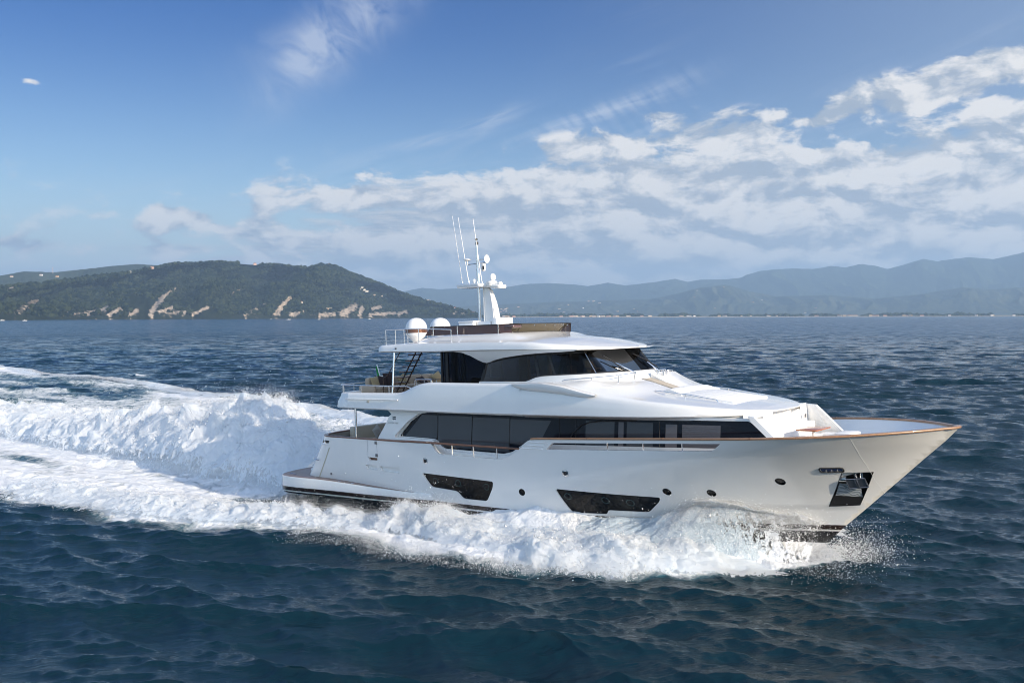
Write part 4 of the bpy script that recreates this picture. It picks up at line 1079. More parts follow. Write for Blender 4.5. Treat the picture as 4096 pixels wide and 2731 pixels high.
# ------------------------------------------------------------------ wheelhouse
WB = [(12.1, -2.5), (14.0, -2.52), (15.2, -2.5), (16.1, -2.38), (16.75, -2.12), (17.2, -1.7), (17.45, -1.1), (17.55, -.4), (17.57, 0)]
WT = [(12.38, -2.46), (14.0, -2.48), (14.9, -2.44), (15.7, -2.28), (16.2, -2.0), (16.52, -1.58), (16.72, -1.0), (16.80, -.4), (16.82, 0)]
def catm(P_, t):
    n_ = len(P_)-1; i = min(int(t*n_), n_-1); f = t*n_-i
    g = lambda k: np.array(P_[max(0, min(n_, k))], float)
    if i+2 > n_: p3 = g(n_)+(g(n_)-g(n_-1))*np.array([1, 1]); p3[1] = abs(p3[1])
    else: p3 = g(i+2)
    p0, p1, p2 = g(i-1), g(i), g(i+1)
    return .5*((2*p1)+(-p0+p2)*f+(2*p0-5*p1+4*p2-p3)*f*f+(-p0+3*p1-3*p2+p3)*f**3)
def gbot(t): # height of the foot of the glass along the wall
    x = float(catm(WB, t)[0]); return float(np.interp(x, [12, 14.15, 14.35, 14.6, 14.9, 15.4, 17.45, 17.6], [5.52, 5.52, 5.58, 5.67, 5.72, 5.745, 5.82, 5.83]))
def gtop(t):
    x = float(catm(WT, t)[0]); return float(np.interp(x, [12.38, 12.8, 13.3, 14.3, 15.9, 17.0], [6.22, 6.33, 6.42, 6.53, 6.58, 6.62]))
def wpt(t, z, off=0.0, s_=1):
    a = catm(WB, t); b = catm(WT, t); k = (z-5.80)/(6.62-5.80); p = a+(b-a)*k
    e = 1e-3; q = (catm(WB, min(1, t+e))-catm(WB, max(0, t-e))); q = q/np.linalg.norm(q); nn = np.array([q[1], -q[0]])
    p = p+nn*off; return (float(p[0]), float(p[1])*s_, z)
ts = np.linspace(0, 1, 73)
def wband(t0, t1, f0, f1, off, nz=5, s_=1, n=None):
    T_ = np.linspace(t0, t1, n or max(4, int((t1-t0)*72))); return MB().loft([[wpt(t, lerp(f0(t), f1(t), k/(nz-1)), off, s_) for k in range(nz)] for t in T_])
c = MB()
for s_ in (-1, 1):
    b_ = wband(0, 1, lambda t: 5.2, lambda t: gbot(t), .05, 3, s_); c.add(b_.v, b_.f)
    b_ = MB().loft([[wpt(t, gbot(t), .05, s_), wpt(t, gbot(t)+.012, .02, s_), wpt(t, gbot(t), -.04, s_)] for t in ts]); c.add(b_.v, b_.f)
cm = c.build('wheelhouse_coaming', M_WHITE, Y, True, 40)
# the mirrored builder draws side -1 as port; panes follow the same rule
tx = lambda x: float(np.interp(x, [catm(WB, t)[0] for t in ts], ts))
tA = tx(16.9)
cuts = [0.0, tx(14.75), tx(15.45), tA, 1.0]
for s_ in (1, -1):
    for i in range(4):
        a, b = cuts[i], cuts[i+1]; g_ = .004
        m = wband(a+g_*(i > 0), b-g_*(i < 3), gbot, gtop, 0.0, 6, s_)
        m.build('side_window' if i < 3 else 'windscreen', M_TINT if i < 3 else M_WSHIELD, Y, True, 0)
    # frames: black bands behind the glass edge and at the pillars
    fmb = MB(); L1 = [wpt(t, gtop(t), .012, s_) for t in ts if t < tA+.02]; L2 = [wpt(t, gtop(t)-.07, .010, s_) for t in ts if t < tA+.02]; fmb.loft([L1, L2])
    L1 = [wpt(t, gbot(t)+.0, .012, s_) for t in ts if t < tA+.3]; L2 = [wpt(t, gbot(t)+.05, .010, s_) for t in ts if t < tA+.3]; fmb.loft([L1, L2])
    for t, w_ in ((0.008, .012), (cuts[1], .014), (cuts[2], .012), (tA, .005), (tx(14.05), .03)):
        back = t == tx(14.05)
        fmb.loft([[wpt(t-w_/2, z, -.05 if back else .008, s_) for z in np.linspace(gbot(t), gtop(t), 6)], [wpt(t+w_/2, z, -.05 if back else .008, s_) for z in np.linspace(gbot(t), gtop(t), 6)]])
    fmb.build('window_frame', M_BLACK, Y, True, 0)
    MB().tube([wpt(tA, z, .02, s_) for z in np.linspace(gbot(tA), gtop(tA), 5)], .012, 6).build('pillar_trim', M_STEEL, Y)
# door section aft: open glass with frames
for s_ in (-1, 1):
    MB().add([(10.15, s_*2.5, 5.40), (12.12, s_*2.5, 5.40), (12.36, s_*2.5, 6.30), (12.36, s_*2.5, 6.68), (10.10, s_*2.5, 6.68)], [(0, 1, 2, 3, 4)]).build('side_door_glass', M_TINT, Y, False)
    MB().tube([(12.12, s_*2.50, 5.48), (12.36, s_*2.47, 6.28)], .045, 6).build('door_post', M_BLACK, Y)
    MB().box(10.05, 10.13, s_*2.5-.04, s_*2.5+.04, 4.8, 6.68).box(10.30, 10.42, s_*2.5-.03, s_*2.5+.03, 4.8, 6.68).build('door_frame', M_BLACK, Y, False)
    MB().box(12.12, 14.6, s_*2.56-.03, s_*2.56+.03, 5.40, 5.53, .012).box(10.1, 12.3, s_*2.5-.03, s_*2.5+.03, 4.8, 5.46).build('door_sill', M_WHITE if s_ > 0 else M_WHITE, Y)
for y0, y1 in ((-2.4, -1.2), (-1.15, 0.0), (0.05, 1.2), (1.25, 2.4)):
    MB().add([(10.1, y0, 4.8), (10.1, y1, 4.8), (10.1, y1, 6.66), (10.1, y0, 6.66)], [(0, 1, 2, 3)]).build('aft_door_glass', M_TINT, Y, False)
for y0 in (-2.3, -1.18, 0.02, 1.22): MB().box(10.07, 10.13, y0-.05, y0+.03, 4.8, 6.66).build('aft_door_frame', M_GREYM, Y, False)
MB().box(10.45, 10.62, -2.38, -2.15, 4.8, 6.64, .02).build('curtain', mat('grey_curtain', (.22, .22, .24), .9), Y)
MB().tube([(10.85, -2.2, 5.5), (10.83, -2.2, 6.64)], .035, 8).tube([(11.3, -1.0, 5.6), (11.26, -1.0, 6.64)], .022, 8).build('inner_post', mat('pale_post', (.62, .58, .48), .4), Y)
# inside
MB().add([(10.15, -2.4, 6.63), (16.6, -2.1, 6.60), (16.6, 2.1, 6.60), (10.15, 2.4, 6.63)], [(0, 1, 2, 3)]).build('cabin_ceiling', mat('ceiling_lining', (.10, .075, .05), .7), Y, False)
MB().add([(10.15, -2.45, 4.80), (16.8, -2.2, 4.80), (16.8, 2.2, 4.80), (10.15, 2.45, 4.80)], [(0, 1, 2, 3)]).build('cabin_floor', M_ROOM, Y, False)
MB().box(11.0, 12.2, -1.9, -1.2, 4.8, 5.62, .04).box(14.2, 14.35, -.2, 2.3, 4.8, 6.6).build('cabin_furniture', mat('oak_cabinet', (.10, .065, .04), .5), Y)
MB().box(16.3, 17.0, -1.7, 1.7, 4.8, 5.78, .08).build('dashboard', mat('dash_leather', (.035, .035, .04), .5), Y)
MB().box(13.75, 13.95, -2.3, -1.9, 4.8, 6.5, .02).box(14.95, 15.05, -2.25, -2.05, 5.2, 6.5, .02).box(15.35, 15.4, -1.4, -1.35, 4.8, 6.5).build('cabin_pillar', mat('cabin_wood', (.30, .17, .11), .5), Y)
for y in (-.95, .35):
    MB().box(15.15, 15.65, y-.28, y+.28, 5.25, 5.42, .05).box(15.05, 15.2, y-.27, y+.27, 5.4, 6.05, .05).tube([(15.4, y, 4.8), (15.4, y, 5.3)], .06).build('helm_seat', mat('tan_leather', (.45, .30, .14), .55) if 'tan_leather' not in bpy.data.materials else bpy.data.materials['tan_leather'], Y)
MB().tube([wpt(.93, 6.55, -.1), wpt(.93, 5.9, -.12)], .02, 6).build('cabin_post', M_STEEL, Y)
# wipers
def wiper(px, py, tipx, tipy, ex, ez, mirror=1):
    o = MB().tube([(px, py, 5.78), (ex[0], ex[1], ez)], .022, 6).tube([(px, py+.07, 5.78), (ex[0], ex[1]+.03, ez)], .014, 6).lathe([(0, -.05), (.05, -.05), (.05, .04), (0, .04)], 10, (px, py, 5.77)).build('wiper', M_STEEL, Y)
    MB().tube([tipx, ((tipx[0]+tipy[0])/2+.02, (tipx[1]+tipy[1])/2, (tipx[2]+tipy[2])/2+.02), tipy], .022, 5).build('wiper_blade', M_BLACK, o)
wiper(17.62, -.62, (16.93, -1.62, 6.42), (17.46, -1.02, 5.86), (17.20, -1.32, 0), 6.16)
wiper(17.66, .95, (17.02, .30, 6.42), (17.55, 1.15, 5.9), (17.22, .75, 0), 6.2)

# ------------------------------------------------------------------ hard top
def br(x):
    s_ = max(0.0, (x-14.2)/(17.40-14.2)); return 2.92*(1-min(1, s_)**2.4)**(1/1.8)
def rz0(x): return float(np.interp(x, [6.7, 10, 12.5, 14.5, 15.4, 17.0, 17.4], [6.70, 6.67, 6.69, 6.68, 6.66, 6.64, 6.66]))
def rc(x): return float(np.interp(x, [6.7, 7.4, 8.2, 8.7, 9.2, 9.8, 12.6, 13.3, 13.6, 14.0, 14.4, 15.7, 16.8, 17.2, 17.4], [6.99, 7.02, 7.07, 7.18, 7.26, 7.31, 7.34, 7.36, 7.33, 7.24, 7.18, 7.05, 6.84, 6.74, 6.69]))
def re_(x): return float(np.interp(x, [6.7, 7.2, 8.0, 9.5, 12.5, 14.5, 15.8, 16.8, 17.4], [6.94, 6.97, 7.0, 7.02, 7.02, 6.96, 6.84, 6.73, 6.69]))
rings = []
xr = list(np.arange(7.4, 14.2, .2))+[14.2+3.195*(1-(1-t)**1.9) for t in np.linspace(0, 1, 46)]
def roof_ring(x, b=None, dx=0.0, k_=1.0):
    b = b if b is not None else max(br(x), .03); z0 = rz0(x); ze = re_(x); zc = rc(x); in_ = lerp(.62, .62, 1)
    sh = sstep(14.4, 12.6, x)          # plateau aft, plain camber forward
    L = [(b-.5 if b > .6 else 0, z0), (b*.985, z0-.008), (b, z0+.03), (b*.995, lerp(z0, ze, .55)), (b*.972, ze-.02), (b*.94, ze+.01)]
    for k in range(15):
        t = (k+1)/15; y = b*.94*(1-t)
        zA = ze+(zc-ze)*sstep(0.02, .27, t)                 # step up to the coaming
        zB = ze+(zc-ze)*(1-(1-t)**2.2)
        L.append((y, lerp(zB, zA, sh)))
    return [(x, -y, z) for y, z in L]+[(x, y, z) for y, z in L[:-1][::-1]]
R0 = [roof_ring(x) for x in xr]
# rounded aft end
R1 = []
for a in np.linspace(math.pi/2*.97, 0.05, 9):
    x = 7.4-.55*abs(math.sin(a))**.6; b = 2.92-.45*(1-abs(math.cos(a))**.5); R1.append(roof_ring(x, b))
rm_ = MB().loft(R1+R0); rm_.f.append(tuple(range(len(R1[0])))); k_ = (len(R1)+len(R0)-1)*len(R1[0]); rm_.f.append(tuple(range(k_, k_+len(R1[0])))[::-1]); roof = rm_.build('hard_top', M_WHITE, Y, True, 42); weld(roof)
P_ = [(R1[0][0][0], -2.3)]+[(x, -max(br(x)-.3, 0)) for x in xr]; P_ = P_+[(x, -y) for x, y in P_[::-1]]
vs, fs = skin([p for i, p in enumerate(P_) if i == 0 or (Vector(p)-Vector(P_[i-1])).length > .02], lambda x, y: (x, y, rz0(x)+.004), step=(1.5, 1.0), d=1.0)
MB().add(vs, fs).build('roof_soffit', M_WHITE, Y, False)
MB().box(7.94, 8.04, -2.925, -2.88, 6.81, 6.86, .01).build('roof_light', M_BLACK, Y)
# sweeping fairings that drop from the roof over the side windows
for s_ in (-1, 1):
    F1 = [(10.9, 6.68), (11.4, 6.62), (11.75, 6.50), (12.05, 6.34), (12.25, 6.25), (12.42, 6.22), (12.6, 6.255), (12.8, 6.32), (13.3, 6.41), (14.3, 6.52), (15.2, 6.57), (15.9, 6.59), (16.4, 6.62), (16.6, 6.68)]
    fo = lambda x, z: (x, s_*(2.60+(z-6.22)*.55-.20*sstep(14.6, 16.6, x)), z)
    vs, fs = skin(F1, fo, step=(.25, .08), d=.08); fb = lambda x, z: (x, s_*(2.47-.25*sstep(14.6, 16.6, x)), z); r = rim(F1[1:-1], fo, fb, .08, False)
    MB().add(vs, fs).add(r.v, r.f).build('roof_fairing', M_WHITE, Y, True, 50)
# pole and stair between upper deck and roof, poles in the cockpit
for s_ in (-1, 1):
    MB().tube([(7.8, s_*2.98, 4.9), (7.8, s_*2.80, 6.72)], .045, 12).build('roof_pole', M_STEEL, Y)
    MB().tube([(5.78, s_*3.12, 3.2), (5.77, s_*3.12, 4.5)], .045, 12).build('deck_pole', M_STEEL, Y)
for k, (x, z) in enumerate(((7.75, 6.55), (7.57, 6.31), (7.39, 6.08), (7.21, 5.85), (7.03, 5.62), (6.83, 5.40), (6.66, 5.18))):
    MB().box(x-.02, x+.26, -1.95, -1.35, z-.022, z+.022, .008).build('stair_tread', M_TEAK, Y)
MB().tube([(8.15, -1.5, 6.75), (6.75, -1.5, 4.78)], .03, 8).tube([(8.15, -1.85, 6.75), (6.75, -1.85, 4.78)], .03, 8).build('stair_stringer', mat('stair_steel', (.10, .07, .055), .3, .6), Y)
bar([(7.35, -2.0, 6.7), (6.55, -2.0, 5.68), (6.3, -2.0, 5.60), (6.3, -2.0, 4.78)], 'stair_rail', .018, m=bpy.data.materials['stair_steel'])
# rails round the upper deck aft
def aft_line(z, off=-.16):
    return [(x, y, z) for x, y, z in aft_ring(off, 0, z)]
al = [(9.0, -3.36, 5.36)]+[p for p in aft_line(5.38)]+[(9.0, 3.36, 5.36)]
o = MB().tube([(9.35, -3.36, 5.25)]+al+[(9.35, 3.36, 5.25)], .02, 8).build('deck_rail', M_STEEL, Y)
for i in (2, 8, 12, 17, 22, 26, 32): p = aft_line(5.38)[i]; MB().tube([(p[0], p[1], 5.03), p], .017, 6).build('post', M_STEEL, o)
for x in (6.4, 8.0):
    for s_ in (-1, 1): MB().tube([(x, s_*3.36, 5.05), (x, s_*3.36, 5.37)], .017, 6).build('post', M_STEEL, o)
for x0, x1, z, y in ((7.9, 8.9, 5.52, -1.2), (8.4, 9.2, 5.55, -2.2), (8.8, 9.7, 5.60, -2.7), (7.2, 8.4, 5.50, -1.0)):
    bar([(x0, y, 4.8), (x0, y, z), (x1, y, z), (x1, y, 4.8)], 'stairwell_rail', .018)
# rail round the roof aft end
o = bar([(10.6, -2.5, 7.52), (8.9, -2.5, 7.60), (7.02, -2.5, 7.60), (7.02, 2.5, 7.60), (8.9, 2.5, 7.6)], 'roof_rail', .017)
for x, y in ((7.04, -2.5), (7.59, -2.5), (8.07, -2.5), (8.88, -2.5), (10.6, -2.5), (7.02, -1.2), (7.02, 0), (7.02, 1.2), (7.04, 2.5), (8.0, 2.5)):
    MB().tube([(x, y, 6.98), (x, y, 7.60 if x < 10 else 7.52)], .017, 6).build('post', M_STEEL, o)
# satellite domes
for y in (-.75, .75):
    prof = [(0.0, 7.06), (.16, 7.08), (.22, 7.14), (.36, 7.26), (.455, 7.38), (.463, 7.40)]
    o = MB().lathe([(0.0, 7.05), (.16, 7.08), (.22, 7.16), (.36, 7.28), (.455, 7.38), (.462, 7.46)]+[(.462, 7.62)]+[(.462*math.cos(a)**.9, 7.62+.47*math.sin(a)) for a in np.linspace(.08, math.pi/2*.99, 14)], 36, (7.1, y, 0)).build('satellite_dome', M_WHITE, Y, True, 50)
    MB().lathe([(.464, 7.45), (.468, 7.455), (.468, 7.60), (.464, 7.605)], 36, (7.1, y, 0)).build('bronze_stripe', M_DOMEBAND, o)
# mauve wind deflector with clamps, then the smoked front screen
FP_ = [(9.18, -2.1), (10.4, -2.12), (11.6, -2.12), (12.7, -2.08), (13.15, -1.95)]
def deflector(s_):
    rings = []; path = densify(FP_, .2, False)
    m = MB(); m.loft([[(x-.33*(i == 0), s_*y, 7.31), (x, s_*(y-.02), 7.645)] for i, (x, y) in enumerate(path)])
    o = m.build('wind_deflector', M_MAUVE, Y, True, 0)
    MB().tube([(x, s_*(y-.02), 7.65) for x, y in path], .016, 6).build('top_rail', M_BLACK, o)
    for x in (9.35, 10.62, 12.66): MB().tube([(x-.02, s_*-2.13, 7.3), (x, s_*-2.15, 7.66)], .020, 6).build('clamp', M_STEEL, o)
    return o
deflector(1); deflector(-1)
MB().box(12.85, 13.3, -2.05, -1.5, 7.50, 7.62, .04).build('side_cushion', M_MAUVE, Y)
sc = []
for k in range(25):
    t = k/24; y = lerp(-2.02, 2.02, t); x = 13.05+.36*(1-abs(y/2.02)**3.0)
    sc.append([(x-.30, y*.90, 7.36), (x-.12, y*.95, 7.52), (x+.06, y, 7.66)])
o = MB().loft(sc).build('front_screen', M_FLYSCR, Y, True, 0)
MB().tube([r[-1] for r in sc], .014, 6).build('top_edge', M_BLACK, o)
MB().tube([r[0] for r in sc], .016, 6).build('bottom_edge', M_BLACK, o)
for k in (2, 7, 11, 15, 19, 22): p = sc[k][1]; q = sc[k][2]; MB().lathe([(0, -.02), (.02, -.02), (.02, .02), (0, .02)], 8, ((p[0]+q[0])/2+.015, (p[1]+q[1])/2, (p[2]+q[2])/2), 'X').build('screen_bolt', M_STEEL, o)
for k in (3, 21): MB().tube([sc[k][0], (sc[k][2][0]-.0, sc[k][2][1], sc[k][2][2])], .010, 5).build('screen_joint', M_BLACK, o)
# lockers on the top deck
o = MB().box(9.35, 10.15, -.62, .62, 7.30, 7.80, .03).build('deck_locker', M_WHITE, Y); MB().box(9.33, 10.17, -.64, .64, 7.80, 7.86, .02).build('lid', M_WHITE, o)
MB().box(10.15, 10.9, -.45, .45, 7.30, 7.82, .03).build('deck_locker', M_WHITE, Y)
MB().rprism([(x, y) for x, y in rrect(10.98, 11.30, -.50, .56, .07)], 7.30, 7.95, .03).build('helm_console', M_WHITE, Y)
# ---- mast
mf = MB(); fp = [(10.24, 9.22), (10.28, 8.69), (10.30, 8.2), (10.33, 7.3), (10.98, 7.3), (10.95, 7.94), (10.90, 8.3), (10.82, 8.62), (10.70, 8.95), (10.66, 9.06), (10.50, 9.22)]
def wy(z): return .11+.10*(9.3-z)/2
mf.loft([[(x, -wy(z)*.55, z) for x, z in fp], [(x-(.0), -wy(z), z) for x, z in [(a+(.05 if a < 10.4 else -.03), b) for a, b in fp]], [(x, wy(z), z) for x, z in [(a+(.05 if a < 10.4 else -.03), b) for a, b in fp]], [(x, wy(z)*.55, z) for x, z in fp]], closed=False)
k = len(fp); mf.f.append(tuple(range(k))); mf.f.append(tuple(range(3*k, 4*k))[::-1])
mf.f += [(a*k+j, (a)*k+(j+1) % k, (a+1)*k+(j+1) % k, (a+1)*k+j) for a in range(3) for j in (k-1,)]
mast = mf.build('mast_fin', M_WHITE, Y, True, 30); weld(mast)
MB().tube([(10.72, -.18, 9.0), (10.86, -.22, 8.4), (10.92, -.25, 7.9)], .012, 6).build('cable_conduit', M_WHITE, mast)
# spreader
pl_ = rounded([(9.1, -.42), (10.4, -.52), (10.5, -.30), (11.25, -.26), (11.3, 0), (11.25, .26), (10.5, .30), (10.4, .52), (9.1, .42)], .1)
MB().rprism(pl_, 9.22, 9.38, .03, .07, lambda x, y: -.10*sstep(10.3, 11.2, x)).build('mast_spreader', M_WHITE, Y)
o = MB().tube([(10.0, 0, 7.3), (9.97, 0, 9.3), (9.97, 0, 9.9), (9.95, 0, 10.0)], .07, 14).tube([(9.95, 0, 10.0), (9.93, 0, 11.0)], .05, 12).build('mast_pole', M_STEEL, Y)
MB().lathe([(0, 10.98), (.06, 10.98), (.06, 11.10), (0, 11.10)], 12, (9.97, -.03, 0)).build('anchor_light', M_BLACK, o)
MB().tube([(9.88, .04, 11.0), (9.88, .04, 11.2)], .018, 6).lathe([(0, 11.18), (.055, 11.18), (.055, 11.26), (0, 11.26)], 12, (9.88, .04, 0)).build('navigation_light', M_BLACK, o)
for (x, y, z, tx_, tz_) in ((9.38, -.32, 9.4, 8.93, 12.24), (9.72, -.32, 9.4, 9.24, 12.16), (10.36, -.25, 9.36, 9.98, 12.04)):
    a = MB().tube([(x, y, z), (lerp(x, tx_, .25), y, lerp(z, tz_, .25)), (tx_, y, tz_)], [.022, .016, .008], 6).build('whip_antenna', M_WHITE, Y)
    MB().lathe([(0, -.02), (.05, -.02), (.03, .03), (.025, .12), (0, .12)], 8, (x, y, z)).build('mount', M_STEEL, a)
MB().tube([(9.62, -.25, 10.18), (9.97, 0, 10.22), (10.42, -.05, 10.24)], .025, 8).build('mast_arm', M_STEEL, Y)
MB().lathe([(0, 0), (.025, 0), (.03, .16), (.15, .20), (.16, .225), (.08, .27), (0, .28)], 20, (9.62, -.25, 10.16)).build('satellite_receiver', M_WHITE, Y)
MB().lathe([(0, -.18), (.028, -.18), (.028, .05), (.06, .14), (.16, .20), (.17, .215), (.04, .17), (0, .10)], 24, (10.30, -.08, 10.36), 'X').build('air_horn', M_WHITE, Y)
MB().lathe([(0, 9.86), (.07, 9.88), (.09, 9.94), (.10, 10.14), (.11, 10.2), (0, 10.2)], 18, (10.34, -.10, 0)).build('thermal_camera', mat('pod_white', (.7, .7, .7), .3), Y)
MB().box(10.37, 10.45, -.21, -.18, 9.93, 10.08, .01).build('camera_lens', M_BLACK, Y)
o = MB().lathe([(0, 9.20), (.16, 9.20), (.23, 9.26), (.24, 9.38), (.20, 9.44), (.10, 9.47), (0, 9.48)], 24, (10.75, -.1, 0)).build('radar_pedestal', M_WHITE, Y)
MB().lathe([(0, -.05), (.05, -.05), (.15, 0), (.16, .03), (.13, .07), (0, .08)], 20, (10.80, -.1, 9.60), 'X').tube([(10.75, -.1, 9.45), (10.78, -.1, 9.56)], .05, 8).build('search_light', M_WHITE, Y)
MB().lathe([(0, -.22), (.075, -.22), (.09, .0), (.105, .02), (.105, .08), (.07, .085), (.065, .04), (0, .04)], 18, (11.15, -.1, 9.30), 'X').tube([(11.1, -.1, 9.12), (11.1, -.1, 9.3)], .05, 8).build('flood_light', M_WHITE, Y)
MB().lathe([(0, 0), (.04, 0), (.05, .06), (.06, .16), (.04, .20), (0, .2)], 12, (9.82, -.1, 9.38)).build('gps_mushroom', M_WHITE, Y)
MB().tube([(10.9, -.1, 8.28), (11.0, -.1, 8.28)], .015, 5).build('lamp_bracket', M_WHITE, Y)

# ------------------------------------------------------------------ things standing on the yacht
def on_boat(x, y, z, rz=0.0): return BOAT @ Matrix.Translation((x, y, z)) @ Matrix.Rotation(rz, 4, 'Z')
def thing(name, label, cat, x, y, z, rz=0.0, group=None):
    return tag(empty(name, mat=on_boat(x, y, z, rz)), label, cat, group)
s_ = thing('sofa', 'long beige cushioned sofa across the aft end of the upper deck', 'sofa', 4.55, .75, 4.76)
MB().box(0.0, .95, -2.35, 2.35, .05, .28, .03).build('base', M_FAB, s_)
for k in range(5):
    y0 = -2.15+k*.86; MB().box(.12, .95, y0+.01, y0+.85, .27, .42, .05).build('seat_cushion', M_FAB, s_)
    MB().box(-.05, .18, y0+.02, y0+.84, .30, .80+.02*(k % 2), .06).build('back_cushion', M_FAB, s_)
MB().box(.0, .95, -2.52, -2.36, .05, .48, .04).build('arm', M_FAB, s_); MB().box(.0, .95, 2.36, 2.52, .05, .60, .04).build('arm', M_FAB, s_)
def pillow(name, m, label, x, y, z, w, tilt, rz, yaw=0.0, group='cushions on the upper deck sofa', sz=.24):
    n_ = 9; vs = []; fs = []
    for sd_ in (1, -1):
        for i in range(n_):
            for j in range(n_):
                a, b = -1+2*i/(n_-1), -1+2*j/(n_-1); th_ = (1-a**4)*(1-b**4); pin = 1-.10*(1-abs(a*b))*max(abs(a), abs(b))**3
                vs.append((sd_*(w*th_*.5+.004), a*sz*pin, b*sz*pin))
    g = grid_faces(n_, n_); fs = [tuple(q) for q in g[:, ::-1]]+[tuple(q+n_*n_) for q in g]
    o = mesh(name, vs, fs, m, None, True, 0); o.matrix_world = on_boat(x, y, z) @ Matrix.Rotation(yaw, 4, 'Z') @ Matrix.Rotation(tilt, 4, 'Y') @ Matrix.Rotation(rz, 4, 'X')
    tag(o, label, 'cushion', group); return o
pillow('cushion', M_FABY, 'sand coloured cushion nearest the arm of the upper deck sofa', 4.93, -1.15, 5.38, .16, R(-15), R(8))
pillow('cushion', M_FABD, 'dark brown cushion leaning beside the sand one at the near end of the sofa', 4.96, -.72, 5.39, .16, R(-18), R(-8))
pillow('cushion', M_FABD, 'larger dark brown cushion standing up behind the steel roof pole', 4.86, -.28, 5.46, .18, R(-10), R(2), sz=.29)
pillow('cushion', M_FABY, 'sand coloured cushion behind the stair treads in the middle of the sofa', 4.92, .55, 5.38, .16, R(-14), R(20))
pillow('cushion', M_FABD, 'dark brown cushion lying flat near the far end of the sofa', 5.0, 1.75, 5.30, .16, R(-50), R(5))
pillow('cushion', M_FABY, 'sand coloured cushion against the far arm of the sofa', 5.0, 2.75, 5.38, .16, R(-14), R(30), R(-30))
o = thing('coffee_table', 'low dark wooden table in front of the upper deck sofa', 'table', 6.2, .4, 4.76)
MB().box(-.35, .35, -.6, .6, .30, .34, .01).build('table_top', M_TEAK, o)
for a in (-.28, .28):
    for b in (-.5, .5): MB().box(a-.02, a+.02, b-.02, b+.02, 0, .30).build('leg', M_GREYM, o, False)
# ensign on its staff
o = thing('ensign', 'furled green flag hanging on a white staff at the aft rail', 'flag', 4.12, 0, 5.0)
MB().tube([(.16, 0, -.05), (-.24, 0, 1.10)], .022, 8).build('staff', M_WHITE, o)
fl = MB(); rr = []
for i in range(14):
    t = i/13; base = Vector((-.22+.30*t, 0, 1.04-.86*t)); wv_ = .04*math.sin(t*9); w_ = .07+.26*t*(1-.35*t)
    rr.append([tuple(base+Vector((-w_*u, .05*math.sin(u*6+t*4), -.20*u*t-.02))) for u in np.linspace(0, 1, 7)])
fl.loft(rr); fo_ = fl.build('flag_cloth', M_GREEN, o, True, 0); so = fo_.modifiers.new('s', 'SOLIDIFY'); so.thickness = .012
# cockpit
MB().box(3.30, 3.62, -1.25, 2.6, 2.4, 3.40, .05).build('cockpit_backrest', M_CREAM, Y)
MB().box(3.62, 4.3, -1.25, 2.6, 2.4, 2.85, .05).build('cockpit_seat', M_FAB, Y)
MB().box(3.62, 8.2, 2.95, 3.05, 2.4, 3.36, .02).build('cockpit_side_panel', M_CREAM, Y)
pillow('cushion', M_VINYL, 'white scatter cushion standing in the cockpit beside the steel pole', 4.35, -.55, 3.16, .18, R(-10), R(30), R(10), 'cushions in the cockpit', .27)
mp_ = mat('patterned_cloth', (.6, .58, .55), .9); nt = mp_.node_tree; n = N(nt); tc = n.node('ShaderNodeTexCoord'); x_, y_, z_ = n.sep(tc.outputs['Object'])
ck = n.m('GREATER_THAN', n.m('SINE', z_*90.0)*n.m('SINE', y_*60.0)+.25, 0.0); n.link(n.mix(ck, (.10, .06, .08), (.62, .60, .58)), nt.nodes['Principled BSDF'].inputs['Base Color'])
pillow('cushion', mp_, 'small dark and white patterned cushion by the foot of the side wing', 6.85, -2.2, 3.13, .16, R(-8), R(0), R(60), 'cushions in the cockpit', .22)
o = thing('dining_table', 'wooden cockpit table seen over the stern rail', 'table', 5.3, .3, 2.4)
MB().box(-.5, .5, -.9, .9, .68, .73, .01).build('table_top', M_TABLE, o); MB().tube([(0, 0, 0), (0, 0, .7)], .06, 10).build('pedestal', M_STEEL, o)

